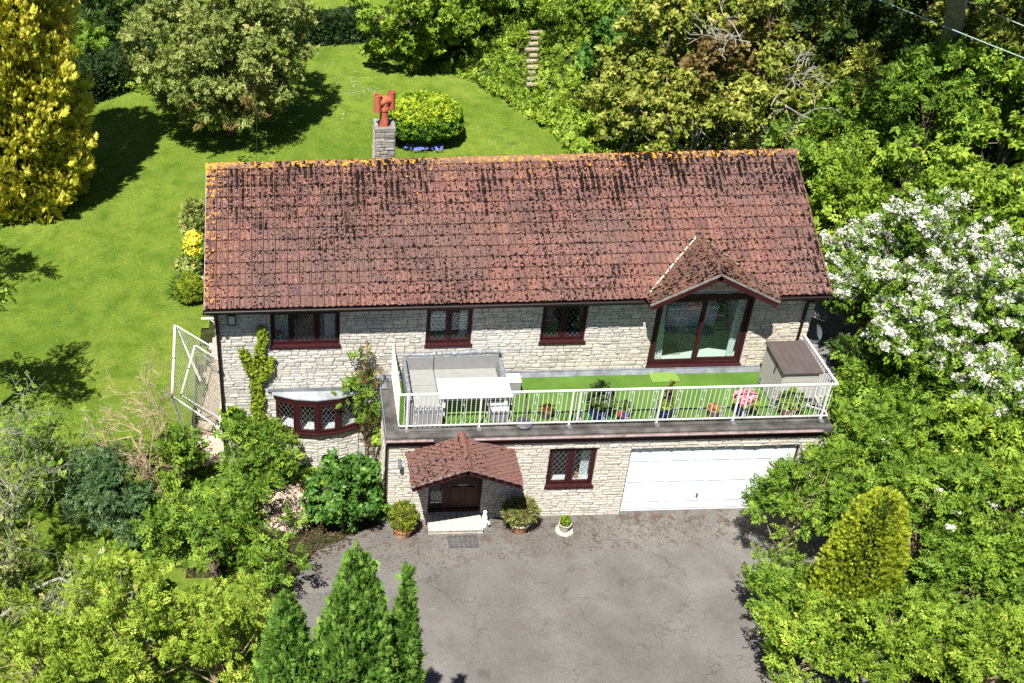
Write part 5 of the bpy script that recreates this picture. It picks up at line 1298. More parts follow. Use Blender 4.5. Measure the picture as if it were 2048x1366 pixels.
# ------------------------------------------------------------------ vegetation
def crown(c, rad, cr, size, M, T, seed, cover=2.2, v0=.5, up=.75, zlow=-.45, amp=.16, inner=.25, droop=.1, vs=.13, shell=(.72, 1.0), flat=.7):
    R_ = (rad[0]*rad[1]*rad[2])**(1/3); n = int(4*math.pi*R_*R_*.72/(math.pi*cr*cr)*1.35)
    la = {id(T_SPRIG): .40, id(T_SPRIG2): .45, id(T_ROS): .65, id(T_NARROW): .25, id(T_FROND): .35, id(T_PLUME): .35, id(T_ONE): .3}.get(id(T), .4)
    per = max(4, int(math.pi*cr*cr*cover/(la*size*size)))
    P, O, cv, C = blob(c, rad, n, cr, per, seed, zlow, amp, inner, up, shell, flat)
    V, F, v = leafcloud(P, O, cv, T, size, np.random.default_rng(seed+5), v0, vs, up, droop)
    return (V, F, v, M), C
def tree(name, label, cat, c, rad, cr, size, M, T=None, seed=1, trunk=.12, bark=None, base=None, group=None, nlimb=14, extra=(), kw_reach=1.0, **kw):
    T = T or T_SPRIG; L, C = crown(c, rad, cr, size, M, T, seed, **kw)
    b_ = base if base is not None else (c[0]+random.uniform(-.2, .2), c[1]+random.uniform(-.2, .2)); b_ = (b_[0], b_[1], float(H(b_[0], b_[1]))-.05)
    idx = np.random.default_rng(seed).permutation(len(C))[:nlimb]
    rc = kw_reach; tr = limbs(b_, (c[0], c[1], c[2]+rad[2]*.4), [c+(C[i]-c)*rc for i in idx], trunk, seed, tip=.15 if rc == 1 else .12)
    return plant(name, label, cat, b_, [L]+list(extra), tr, bark or M_BARK, group)

def ring_conifer(name, label, base, top, rad, M, T, size, n, seed, prof, tilt=(0.8, .5), bump=.12, group=None, cat='conifer', v0=.5, lobes_n=9):
    r = np.random.default_rng(seed); h = top-base[2]
    t_ = r.random(n*2); rr = prof(t_); k = r.random(n*2) < rr/rr.max(); t_ = t_[k][:n]; n = len(t_)
    a = r.random(n)*2*math.pi; kk = ~((np.sin(a) > .35) & (r.random(n) < .7)); a = a[kk]; t_ = t_[kk]; n = len(a)
    ph = np.floor(t_*h/(size*1.6))
    bmp = 1+bump*np.sin(a*lobes_n+ph*2.4)*np.cos(t_*h*2.6+a*3)+bump*.7*np.sin(a*5-t_*h*1.7+seed)
    R_ = prof(t_)*rad*bmp*(1-.28*r.random(n)**2)
    P = np.stack([base[0]+R_*np.cos(a), base[1]+R_*np.sin(a), base[2]+t_*h], 1)
    O = np.stack([np.cos(a), np.sin(a), np.zeros(n)], 1)
    A = O*tilt[1]+np.array([0, 0, tilt[0]])+r.normal(size=(n, 3))*.28
    Nn = unit(np.cross(O, np.array([0, 0, 1.]))*r.choice([-1, 1], n)[:, None]*.8+O*.7+r.normal(size=(n, 3))*.3)
    V, F, v = scatter(T[0], T[1], P, A, Nn, size*r.uniform(.6, 1.25, n), v0+.9*(bmp-1)+r.normal(0, .10, n), r=r)
    tr = MB(); tr.tube([(base[0], base[1], base[2]-.1), (base[0], base[1], base[2]+h*.55), (base[0], base[1], top-.25*h)], [rad*.12, rad*.09, rad*.03], 8)
    core = MB(); 
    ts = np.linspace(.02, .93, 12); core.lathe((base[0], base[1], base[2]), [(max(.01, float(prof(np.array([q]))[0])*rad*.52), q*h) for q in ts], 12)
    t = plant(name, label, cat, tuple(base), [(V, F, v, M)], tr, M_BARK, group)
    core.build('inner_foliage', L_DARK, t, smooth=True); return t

# --- big golden cypress on the left
cpt = G(48, 398); gb = np.array([cpt[0], cpt[1], float(H(cpt[0], cpt[1]))])
pr_ = lambda t: np.sqrt(np.clip(1-np.abs((t-.30)/.72)**2.4, 0, 1))*.98+.02
ring_conifer('golden_cypress', 'huge golden yellow cypress at the left edge of the lawn', gb, gb[2]+14.5, 2.65, L_GOLD, T_FROND, .33, 28000, 101, lambda t: np.where(t < .12, .80+.2*ss(0, .12, t), np.sqrt(np.clip(1-(np.clip(t-.12, 0, 1)/.9)**2.2, 0.001, 1))), (.55, .75), .12, cat='cypress', v0=.52, lobes_n=9)
# --- large olive tree on the lawn
b0 = G(462, 268); cc = np.array([b0[0]-.2, b0[1]+.3, b0[2]+4.1])
tree('pear_tree', 'broad rounded tree with olive cream leaves standing on the back lawn', 'tree', cc, (3.75, 3.5, 3.7), (.42), .19, L_OLIVE, T_SPRIG2, 110, .2, M_BARK, b0[:2], cover=2.3, inner=.35, zlow=-.97, droop=.3, amp=.09, shell=(.82, 1.0),
     extra=[(*leafcloud(*blob(cc+np.array([.6, -.8, -1.9]), (2.9, 2.6, 1.3), 60, .45, 12, 112, -.6)[:3], T_SPRIG, .22, np.random.default_rng(4)), L_RUST)])
# --- round clipped shrub on the back lawn
c = G(850, 308); c = c+np.array([0, 1.25, 0]); c[2] = float(H(c[0], c[1]))
def dome(name, label, c, rx, ry, h, M, T, size, n, seed, v0=.5, cat='shrub', low=.0):
    r = np.random.default_rng(seed); d = unit(r.normal(size=(n*2, 3))); d = d[d[:, 2] > -.15][:n]
    f = np.clip(np.abs(d), 0, 1)
    q = (np.abs(d[:, 0])**2.6+np.abs(d[:, 1])**2.6+np.abs(d[:, 2])**2.6)**(-1/2.6)
    P = np.array(c)+np.array([0, 0, h*.45])+d*q[:, None]*np.array([rx, ry, h*.56])*(1-.16*r.random(len(d))**2)[:, None]*(1+.03*np.sin(d@np.array([7, 5, 9])*2))[:, None]
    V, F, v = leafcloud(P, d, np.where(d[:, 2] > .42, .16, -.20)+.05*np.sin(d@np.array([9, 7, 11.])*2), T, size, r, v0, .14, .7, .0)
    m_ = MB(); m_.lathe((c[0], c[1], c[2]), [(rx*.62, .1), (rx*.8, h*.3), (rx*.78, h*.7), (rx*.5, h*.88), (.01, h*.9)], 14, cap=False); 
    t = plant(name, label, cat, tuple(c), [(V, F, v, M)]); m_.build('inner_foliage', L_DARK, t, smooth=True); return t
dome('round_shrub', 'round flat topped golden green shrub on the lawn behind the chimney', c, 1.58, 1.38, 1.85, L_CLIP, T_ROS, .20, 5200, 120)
fl = thing('flower_bed', 'patch of blue flowers and grassy leaves in front of the round clipped shrub', 'flowers', tuple(G(850, 300)))
r = np.random.default_rng(5); P = np.array([G(u, 285+28*math.sin((u-790)/130*math.pi)**.6*r.uniform(.4, 1)) for u in r.uniform(785, 925, 170)]); add_layer(fl, 'leaves', (*scatter(*T_BLADE, P, unit(r.normal(size=(170, 3))*[1, 1, .2]), np.tile([0, 0, 1.], (170, 1))+r.normal(size=(170, 3))*.1, r.uniform(.25, .5, 170), r.uniform(.3, .9, 170), r=r), L_MID))
P2 = np.array([G(u, r.uniform(286, 310)) for u in r.uniform(808, 885, 150)])+np.array([0, 0, .25]); add_layer(fl, 'flower', (*scatter(*T_PETAL, P2, unit(r.normal(size=(150, 3))), unit(np.array([0, -.5, 1.])+r.normal(size=(150, 3))*.4), r.uniform(.06, .13, 150), r.uniform(0, 1, 150), r=r), L_BLUE))
# --- trees and bushes at the far side of the lawn
SPEC = []
def far(name, label, cat, u, v, h, rad, cr, size, M, T=None, seed=0, **kw):
    c = CP(u, v, h); return tree(name, label, cat, c, rad, cr, size, M, T, seed, **kw)
far('lime_tree', 'bright green tree at the top of the lawn casting deep shade', 'tree', 846, 18, 3.0, (2.75, 2.2, 2.6), .45, .25, L_BRIGHT, T_ROS, 130, cover=2.0, zlow=-.97, trunk=.25)
far('laurel_bush', 'dark bush added as the shade below the bright tree at the top of the lawn', 'bush', 852, 88, .8, (2.4, .9, .9), .45, .3, L_DARK, T_SPRIG, 131, cover=1.6)  # added: its dark leaves stand for the tree's shade and hide the trunk
far('laurel_bush', 'dark green bush at the top left of the picture behind the hedge', 'bush', 215, 12, 1.8, (2.2, 2.0, 1.7), .5, .32, L_DARK, T_SPRIG, 132, cover=1.8)
far('hazel_bush', 'mid green bush between the golden cypress and the olive tree', 'bush', 175, 85, .7, (1.4, 1.1, .8), .45, .34, L_MID, T_SPRIG, 133, cover=1.6)
far('hazel_bush', 'bushy green tree at the top edge above the hedge on the left', 'bush', 290, -40, 2.0, (2.6, 2.2, 1.8), .5, .36, L_MID, T_SPRIG, 134, cover=1.5)
far('nettle_patch', 'rough green weeds at the foot of the hedge beside the cypress', 'weeds', 230, 165, .25, (2.6, .7, .5), .3, .26, L_BRIGHT, T_SPRIG, 135, cover=1.2, trunk=.02)
far('elder_bush', 'leafy green bush at the top edge above the stone steps', 'bush', 1020, -20, 1.0, (2.4, 1.8, 1.3), .5, .34, L_MID, T_SPRIG, 136, cover=1.5)
far('elder_bush', 'leafy bush at the top edge right of the stone steps', 'bush', 1170, -15, 1.1, (2.4, 1.8, 1.4), .5, .34, L_BRIGHT, T_SPRIG, 137, cover=1.4)
# hedges
def hedge(label, P, Q, h, dep, seed, n):
    P, Q = np.array(P), np.array(Q); u = unit(Q-P); nrm = np.array([-u[1], u[0], 0]); L = np.linalg.norm(Q-P); r = np.random.default_rng(seed)
    s = r.random(n); k = r.random(n); top_ = k < dep/(dep+h); pos_ = np.where(top_, r.random(n), 0.0)*dep; zz = np.where(top_, h, r.random(n)*h)
    pts = P+u*(s*L)[:, None]+nrm*(pos_+r.normal(0, .05, n))[:, None]+np.array([0, 0, 1.])*(zz+r.normal(0, .04, n)+.06*np.sin(s*L*2.1))[:, None]
    pts[:, 2] += H(pts[:, 0], pts[:, 1])-P[2]
    O = np.where(top_[:, None], np.array([0, 0, 1.]), -nrm); V, F, v = leafcloud(pts, O, np.zeros(n), T_SPRIG2, .20, r, .5, .16, .5, 0)
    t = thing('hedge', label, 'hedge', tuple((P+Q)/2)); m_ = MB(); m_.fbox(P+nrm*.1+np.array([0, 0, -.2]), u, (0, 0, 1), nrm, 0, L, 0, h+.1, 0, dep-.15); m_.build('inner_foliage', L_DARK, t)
    link('leaves', np_mesh('leaves', V-origin_of(t), F, L_HEDGE, v), t); return t
hedge('low dark clipped hedge at the top of the lawn left of the bright tree', G(575, 96), G(752, 84), 1.15, 1.3, 140, 5500)
hedge('dark clipped hedge running behind the lawn beside the golden cypress', G(150, 222), G(325, 158), 1.3, 1.6, 141, 6000)
m_ = MB(); q = [G(u, v)+np.array([0, 0, .09]) for u, v in ((612, 28), (660, 22), (715, 28), (740, 44), (690, 42), (620, 42))]; m_.add(q, [(5, 4, 3, 2, 1, 0)]); tag(m_.build('bare_patch', simple('dry_grass', (.16, .12, .06), .95, .1, .4, 2, .6)), 'dry brown patch of ground beyond the hedge', kind='structure')
r = np.random.default_rng(9)
uv = np.concatenate([np.stack([r.uniform(600, 690, 60), r.uniform(84, 92, 60)], 1), np.stack([r.normal(700, 30, 60), r.normal(175, 16, 60)], 1), np.stack([r.uniform(600, 760, 26), r.uniform(120, 260, 26)], 1), np.stack([r.uniform(880, 1120, 10), r.uniform(200, 300, 10)], 1)])
P = np.array([G(u, v)+np.array([0, 0, .09]) for u, v in uv]); n = len(P)
t = link('daisies', np_mesh('daisies', *scatter(*T_PETAL, P, unit(r.normal(size=(n, 3))*[1, 1, .1]), np.tile([0, 0, 1.], (n, 1)), r.uniform(.05, .11, n), r.uniform(0, 1, n), r=r)[:2], L_BLOS, None)); tag(t, 'scattered small white flowers in the lawn', kind='stuff')
# --- ground cover on the bank and under the trees
def cover(name, label, x0, x1, y0, y1, n, f, M, size, T, seed, z0=.12, bump=.35, v0=.5):
    r = np.random.default_rng(seed); x = r.uniform(x0, x1, n*3); y = r.uniform(y0, y1, n*3); k = f(x, y); x, y = x[k][:n], y[k][:n]; n = len(x)
    bz = bump*np.abs(np.sin(x*1.35+2*np.sin(y*.9))*np.cos(y*1.15+1.3*np.sin(x*.8)))
    P = np.stack([x, y, H(x, y)+z0+bz+r.normal(0, .06, n)], 1); O = unit(np.stack([r.normal(0, .5, n), r.normal(-.25, .5, n), np.ones(n)], 1))
    V, F, v = leafcloud(P, O, bz*.30-.05+.09*np.sin(x*.7+seed)*np.sin(y*.6), T, size, r, v0, .13, .8, .0)
    return tag(link(name, np_mesh(name, V, F, M, v)), label, kind='stuff')
bankf = lambda x, y: ((x-4.0)*.891+(y-20.9)*.455 > .5*np.sin((y-20.9)*.33)*(y < 30.5)+.12*np.sin(y*2.3)-.85) & (y > 14)
cover('ground_cover', 'dense bright green ground cover on the bank beside the stone steps', -3, 15, 17, 52, 32000, lambda x, y: bankf(x, y) & (x < 9.5), L_BRIGHT, .23, T_SPRIG2, 150, bump=.26, v0=.6)
cover('undergrowth', 'mixed green undergrowth below the trees right of the house', 5.2, 26, -6, 34, 17000, lambda x, y: (x > 5.6+.3*np.sin(y*2)) & ~((x < 8.3) & (y > .8) & (y < 9)), L_MID, .36, T_SPRIG2, 151, bump=.6)
cover('bank_grass', 'long grass along the foot of the bank', -3, 7, 17, 40, 5000, lambda x, y: (np.abs((x-4.0)*.891+(y-20.9)*.455-.5) < .8) & (y > 18), L_GRASS, .36, T_BLADE, 152, z0=.0, bump=.1)
# --- stone steps on the bank
M_STEP = simple('mossy_step', (.30, .26, .19), .95, .1, .3, 5, .5, dirt=(.09, .10, .035))
st_ = thing('stone_steps', 'narrow flight of pale stone steps climbing the green bank', 'steps', tuple(G(1065, 168)))
for k in range(10):
    v_ = 166-11.6*k; p = G(1065+(2 if k % 2 else -1)+(6 if k > 7 else 0), v_, .55); m_ = MB(); w_ = .24+.07*math.sin(k*2.3); m_.box(p[0]-w_, p[0]+w_, p[1]-.10, p[1]+.14, p[2]-.13, p[2]+.0); m_.build('step', M_STEP, st_, bevel=.03)
# --- sycamores and woods behind the roof
syc = [(1262, 215, 2.4, (1.8, 1.6, 1.6), L_SYC, 'olive green sycamore at the lawn corner behind the roof'),
       (1330, 110, 3.2, (2.2, 1.8, 1.9), L_SYC, 'olive sycamore below the pale grey trunk'),
       (1400, 235, 3.0, (2.2, 1.8, 1.8), L_SYC, 'young sycamore just above the middle of the roof ridge'),
       (1500, 120, 3.8, (2.2, 1.8, 1.9), L_RUST, 'rusty tinted young sycamore with bare pale branches'),
       (1560, 245, 3.6, (2.0, 1.7, 1.8), L_SYC, 'sycamore above the right end of the roof ridge'),
       (1640, 180, 4.0, (1.9, 1.7, 1.8), L_SYC, 'sycamore between the rusty tree and the dark trunks'),
       (1440, 20, 4.6, (2.8, 2.2, 2.2), L_SYC, 'tall dull green tree at the top edge left of the dark trunks'),
       (1600, 25, 4.6, (2.6, 2.0, 2.1), L_SYC, 'dull green tree at the top edge before the dark trunks')]
for i, (u, v, h, rad, M, lab) in enumerate(syc):
    far('sycamore', lab, 'tree', u, v, h, rad, .42, .25, M, T_ROS, 160+i, cover=1.25, trunk=.13, bark=M_BARKG, group='sycamores in the wood behind the house', amp=.26, inner=.15, nlimb=18)
wood = [(1250, 90, 2.0, (1.5, 1.4, 1.4), .30, L_GLOSS, T_ROS, 'dark glossy bush on the bank beside the pale trunk'),
        (1660, 330, 2.6, (1.9, 1.7, 1.7), .30, L_MID, T_SPRIG, 'fresh green shrub right of the roof ridge end'),
        (1720, 420, 2.6, (1.8, 1.6, 1.6), .30, L_BRIGHT, T_SPRIG, 'yellow green shrub above the blossoming hawthorn'),
        (1785, 270, 2.8, (1.8, 1.6, 1.7), .32, L_MID, T_SPRIG, 'green shrub below the dark double trunk'),
        (1930, 400, 3.0, (2.0, 1.7, 1.8), .24, L_BRIGHT, T_ROS, 'bright green field maple at the right edge above the hawthorn'),
        (2010, 260, 3.4, (2.2, 1.8, 2.0), .24, L_BRIGHT, T_ROS, 'bright green tree at the right edge beside the ivy covered trunk'),
        (1990, 120, 4.4, (2.6, 2.0, 2.2), .24, L_SYC, T_ROS, 'dull green tree at the right edge below the cables'),
        (1810, 60, 4.8, (1.6, 1.5, 1.6), .34, L_DARK, T_SPRIG, 'dark tree crown between the two grey trunks'),
        (1690, 60, 5.2, (1.8, 1.6, 1.8), .34, L_DARK, T_SPRIG, 'dark green crown behind the double trunk'),
        (1868, 200, 4.6, (1.5, 1.3, 1.5), .26, L_MID, T_SPRIG, 'green bush at the foot of the ivy covered trunk'),
        (1735, 165, 4.4, (1.3, 1.2, 1.2), .26, L_SYC, T_SPRIG, 'dull green bush hiding the foot of the forked trunk'),
        (1930, 130, 5.0, (1.2, 1.1, 1.1), .26, L_MID, T_SPRIG, 'green crown close right of the thick grey trunk'),
        (2040, 20, 6.0, (2.6, 2.2, 2.2), .24, L_SYC, T_ROS, 'olive green tree in the top right corner')]
for i, (u, v, h, rad, sz, M, T, lab) in enumerate(wood):
    far('woodland_tree', lab, 'tree', u, v, h, rad, .42, sz, M, T, 180+i, cover=1.4, trunk=.10, amp=.24, inner=.15)
def stem(name, label, pts, rr, bark, cat='tree trunk', branches=(), ivy=None):
    t = thing(name, label, cat, tuple(pts[0])); m_ = MB(); P = [np.array(p, float) for p in pts]
    m_.tube(P, rr, 10); m_.build('trunk', bark, t, smooth=True)
    for q in branches: m_ = MB(); m_.tube(q[0], q[1], 6); m_.build('branch', bark, t, smooth=True)
    if ivy:
        n, seed, z1 = ivy; r = np.random.default_rng(seed); k = r.random(n)**1.3*z1; i = np.minimum((k*(len(P)-1)).astype(int), len(P)-2); f = k*(len(P)-1)-i; PP = np.array(P); c_ = PP[i]*(1-f)[:, None]+PP[i+1]*f[:, None]
        a = r.random(n)*6.283; O = np.stack([np.cos(a), np.sin(a), r.normal(0, .2, n)], 1); Rr = np.array(rr)[i]*1.1+r.random(n)*.20*(1-k*.6)
        add_layer(t, 'ivy', (*leafcloud(c_+O*Rr[:, None], O, np.zeros(n), T_SPRIG, .24, r, .5, .16, .5, .4), L_MID))
    return t
def rise(u0, v0, u1, v1, z1, n=6, z0=None, seed=0):
    """points of a stem from its foot at pixel (u0, v0) up to height z1 seen at (u1, v1)"""
    a = G(u0, v0); z = a[2]+z1; b_ = at(u1, v1, z); r = np.random.default_rng(seed); return [a*(1-k/n)+b_*(k/n)+(r.normal(0, .06, 3)*[1, 1, 0] if 0 < k < n else 0) for k in range(n+1)]
P = rise(1872, 225, 1928, -60, 6.8, seed=1)
t_ = stem('ash_tree', 'thick pale grey trunk with ivy at its foot near the top right corner', P, [.40, .34, .31, .29, .27, .25, .24], M_BARKG, branches=[([P[2], P[2]+np.array([-.8, -.5, 1.2]), P[2]+np.array([-1.6, -.8, 2.6])], [.12, .08, .03])], ivy=(1300, 3, .5))
add_layer(t_, 'crown', crown(P[-1]+np.array([.4, .3, 3.0]), (2.3, 2.1, 1.4), .5, .34, L_MID, T_SPRIG2, 500, cover=.9, amp=.3, inner=.1)[0])
P = rise(1722, 170, 1760, -40, 5.2, seed=2)
t_ = stem('dark_tree', 'dark forked trunk rising from the shrubs left of the thick grey trunk', P, [.22, .18, .16, .15, .14, .12, .10], M_BARK, branches=[([P[1], P[2]+np.array([.8, 0, .3]), P[4]+np.array([1.9, 0, 0])], [.16, .12, .07])], ivy=(300, 5, .4))
add_layer(t_, 'crown', crown(P[-1]+np.array([.2, .3, 2.6]), (2.0, 1.8, 1.2), .5, .34, L_MID, T_SPRIG2, 501, cover=.9, amp=.3, inner=.1)[0])
P = rise(1337, 150, 1356, -20, 4.4, seed=3)
stem('pale_tree', 'slender pale grey trunk above the sycamores left of centre of the wood', P, [.22, .2, .19, .18, .17, .16, .15], M_BARKG)
def twiggy(base, d, L, r0, depth, rd, segs, bend=.35, spread=.6, grav=0.0, ratio=.72):
    n = 4 if depth > 1 else 3; P = [np.array(base, float)]; dd = np.array(d, float)
    for i in range(n):
        dd = unit(dd+rd.normal(0, bend, 3)*.5+[0, 0, grav]); P.append(P[-1]+dd*L/n)
    segs.append((P, [r0*(1-.5*i/n) for i in range(n+1)]))
    if depth > 0:
        for i in range(rd.integers(2, 4)+(1 if depth > 2 else 0)):
            k = rd.integers(1, n+1); nd = unit(dd+rd.normal(0, spread, 3)); twiggy(P[k], nd, L*ratio*rd.uniform(.7, 1.1), r0*.52, depth-1, rd, segs, bend, spread, grav, ratio)
def deadwood(label, u, v, h, seed, n=7, L=1.6):
    c = CP(u, v, h); r = np.random.default_rng(seed); t = thing('dead_branch', label, 'dead branch', tuple(c)); m_ = MB()
    segs = []
    for k in range(max(2, n//3)): twiggy(c+r.normal(0, .2, 3), unit(r.normal(size=3)*[1, .6, .3]+[.3, -.2, .5]), L*.7, .024, 3, r, segs, .5, .55, 0, .7)
    for P, R_ in segs: m_.tube(P, [max(q, .012) for q in R_], 4, cap=False)
    m_.build('branch', M_LICH, t)
deadwood('bare pale branches poking out of the rusty sycamore', 1490, 95, 6.0, 31); deadwood('fallen pale branches among the shrubs above the right part of the roof', 1545, 205, 5.6, 32, 6, 1.8); deadwood('thin bare twigs above the roof end beside the rusty tree', 1560, 150, 5.6, 33, 6, 1.3)
# power cables
for k, (a, c_, lab) in enumerate((((1775, -4), (2056, 108), 'longer pale green power cable crossing the top right corner'), ((1945, -4), (2056, 44), 'short power cable nearer the top right corner'))):
    p, q = at(*a, 9.5+k*.3), at(*c_, 9.1+k*.3); d = (q-p); P = [p+d*t+np.array([0, 0, -.15*math.sin(math.pi*(t+2)/5)]) for t in np.linspace(-2.0, 3.0, 22)]
    m_ = MB(); m_.tube(P, .013, 5); tag(m_.build('power_cable', simple('cable_sheath', (.34, .46, .40), .6, .3, .05), origin=tuple(p)), lab, 'cable')
for (u, v, u2, v2, lab) in ((512, 325, 514, 205, 'thin stay wire rising from the left part of the roof ridge'),):
    p = np.array([at(u, v, 7.6)[0], RY, 7.62]); q = at(u2, v2, 11.0); m_ = MB(); m_.tube([p, (p+q)/2-np.array([0, 0, .1]), q], .008, 4); tag(m_.build('stay_wire', M_LEAD, origin=tuple(p)), lab, 'wire')
# --- hawthorn in blossom
def hawthorn(label, c, R_, seed, n_br, size=.2):
    r = np.random.default_rng(seed); base = np.array([c[0]+.5, c[1]+.3, float(H(c[0]+.5, c[1]+.3))]); P = []; O = []; BP = []; BO = []; m_ = MB()
    top = np.array([c[0], c[1], c[2]*.55+base[2]*.45]); m_.tube([base, (base+top)/2+[.1, 0, 0], top], [.16, .13, .1], 8)
    for k in range(n_br):
        a = r.random()*6.283; el = r.uniform(-.25, 1.1); d = np.array([math.cos(a)*math.cos(el), math.sin(a)*math.cos(el), math.sin(el)]); e = c+d*np.array(R_)*r.uniform(.75, 1.12); mid = (top+e)/2+np.array([0, 0, .5])
        ts = np.linspace(0, 1, 9); C = [(1-t)**2*top+2*t*(1-t)*mid+t*t*e for t in ts]; m_.tube(C, [.05*(1-.85*t) for t in ts], 4)
        for t in np.arange(.28, 1.06, .042):
            q = (1-t)**2*top+2*t*(1-t)*mid+t*t*e; n1 = 4; w_ = .22*(1.15-t*.5)
            P.append(q+r.normal(0, w_, (n1, 3))*[1, 1, .7]); O.append(unit(r.normal(size=(n1, 3))+[0, 0, .6]))
            if t > .42 and r.random() < .68:
                n2 = r.integers(5, 12); BP.append(q+r.normal(0, w_*.42, (n2, 3))*[1, 1, .5]+[0, 0, w_*.75]); BO.append(unit(r.normal(size=(n2, 3))*.5+[0, -.2, 1]))
    P = np.concatenate(P); O = np.concatenate(O); BP = np.concatenate(BP); BO = np.concatenate(BO)
    L1 = (*leafcloud(P, O, np.zeros(len(P)), T_SPRIG, size, r, .5, .15, .8), L_MID)
    n = len(BP); k = 4; PP = np.repeat(BP, k, 0)+r.normal(0, .055, (n*k, 3))*[1, 1, .6]; OO = np.repeat(BO, k, 0)
    L2 = (*scatter(*T_PETAL, PP, unit(r.normal(size=(n*k, 3))), unit(OO+r.normal(size=(n*k, 3))*.35), r.uniform(.045, .085, n*k), r.uniform(0, 1, n*k), r=r), L_BLOS)
    return plant('hawthorn', label, 'hawthorn', tuple(base), [L1, L2], m_, M_BARK, 'hawthorns in white blossom')
hawthorn('hawthorn covered in white blossom close to the right end of the roof', CP(1745, 560, 3.3), (1.75, 1.6, 1.5), 201, 52)
hawthorn('tallest blossoming hawthorn, standing farther back right of the roof', CP(1860, 500, 3.6), (1.9, 1.7, 1.6), 204, 54)
hawthorn('white blossoming hawthorn at the right edge level with the patio door', CP(1985, 600, 3.4), (1.8, 1.6, 1.6), 202, 54)
hawthorn('hawthorn with drooping blossom above the dark bushes right of the balcony', CP(1850, 680, 3.0), (1.4, 1.3, 1.2), 205, 32)
hawthorn('smaller hawthorn in blossom at the right edge below the others', CP(2015, 790, 2.4), (1.2, 1.1, 1.1), 203, 26)
low = [(1722, 722, 1.5, (.62, .6, .6), .2, L_DARK, T_SPRIG, 'dark bush added to shade the paving at the right end of the house'),  # bush added to darken the paving, dark leaves in place of deep shade
       (1768, 800, 1.3, (1.15, 1.0, 1.1), .24, L_MID, T_SPRIG, 'yellowish green bush under the hawthorn beside the paving'),
       (1860, 770, 1.6, (1.2, 1.1, 1.1), .20, L_MID, T_NARROW, 'feathery green bush below the blossom'),
       (1850, 880, 1.4, (1.2, 1.0, 1.1), .24, L_MID, T_SPRIG, 'green bush beyond the corner of the balcony'),
       (1960, 930, 1.6, (1.3, 1.1, 1.2), .26, L_BRIGHT, T_SPRIG, 'bright green bush below the smallest hawthorn')]
for i, (u, v, h, rad, sz, M, T, lab) in enumerate(low):
    far('bush', lab, 'bush', u, v, h, rad, .34, sz, M, T, 210+i, cover=1.7, trunk=.06)
# --- green mass at the right front
front = [(1590, 1010, 1.75, (1.25, 1.0, 1.35), L_MID, 'field maple spilling over the driveway in front of the garage door'),
         (1720, 905, 1.9, (1.35, 1.1, 1.25), L_MID, 'field maple below the right corner of the balcony'),
         (1860, 1000, 2.4, (1.35, 1.1, 1.3), L_MID, 'leafy elder with a few white flower heads behind the yellow conifer'),
         (1560, 1165, 1.15, (.75, .7, .8), L_MID, 'leafy bush edge spreading over the driveway left of the yellow conifer'),
         (1500+110, 1215, .9, (.7, .6, .7), L_BRIGHT, 'low bright bush at the foot of the yellow conifer'),
         (1640, 1290, 1.2, (1.15, .9, 1.1), L_BRIGHT, 'bright green bush at the bottom edge overhanging the driveway'),
         (1830, 1300, 1.7, (1.35, 1.0, 1.25), L_BRIGHT, 'bright green bush at the bottom edge below the yellow conifer'),
         (1960, 1160, 2.2, (1.30, 1.0, 1.25), L_MID, 'green bush right of the yellow conifer'),
         (2030, 1010, 2.4, (1.1, 1.0, 1.2), L_BRIGHT, 'yellow green bush at the right edge above the bottom corner'),
         (2010, 1320, 2.1, (1.2, 1.0, 1.2), L_BRIGHT, 'bright bush in the bottom right corner')]
for i, (u, v, h, rad, M, lab) in enumerate(front):
    far('maple_bush', lab, 'bush', u, v, h, rad, .26, (.155, .175, .165)[i % 3], M, T_SPRIG, 220+i, cover=1.8, trunk=.05, nlimb=34, kw_reach=1.06, bark=M_TWIG, amp=.22, group='bushes along the right side of the driveway')
cb = at(1672, 1262, .7); gz = float(H(cb[0], cb[1])); tz = zof(cb[0], cb[1], 985)
ring_conifer('yellow_conifer', 'yellow green upright conifer standing among the bushes right of the driveway', (cb[0], cb[1], gz), tz, .76, L_GOLD2, T_PLUME, .11, 19000, 230, lambda t: np.clip(.74+.36*np.sin(np.clip(t*1.25, 0, 1)*math.pi*.95), .1, 1)*np.sqrt(np.clip(1-np.clip((t-.62)/.38, 0, 1)**2.4, .004, 1)), (.75, .6), .09, v0=.5, lobes_n=7)
el = [(1890, 958, 2.9), (1871, 994, 2.8), (1880, 1018, 2.8), (1900, 1040, 2.8), (1961, 1005, 2.9), (1984, 1028, 2.9), (2038, 1042, 2.9), (1895, 1072, 2.8), (1935, 880, 2.8), (1765, 898, 2.6)]
for i, (u, v, z) in enumerate(el[:0]): pass
P = np.array([at(u, v, z) for u, v, z in el]); r = np.random.default_rng(77); k = 26; PP = np.repeat(P, k, 0)+r.normal(0, .045, (len(P)*k, 3))*[1, 1, .3]+[0, 0, .25]
t = thing('elder_blossom', 'flat white flower heads of the elder behind the yellow conifer', 'flowers', tuple(P[0])); add_layer(t, 'blossom', (*scatter(*T_PETAL, PP, unit(r.normal(size=PP.shape)), np.tile([0, -.2, 1.], (len(PP), 1)), r.uniform(.04, .08, len(PP)), r.uniform(0, 1, len(PP)), r=r), L_BLOS))
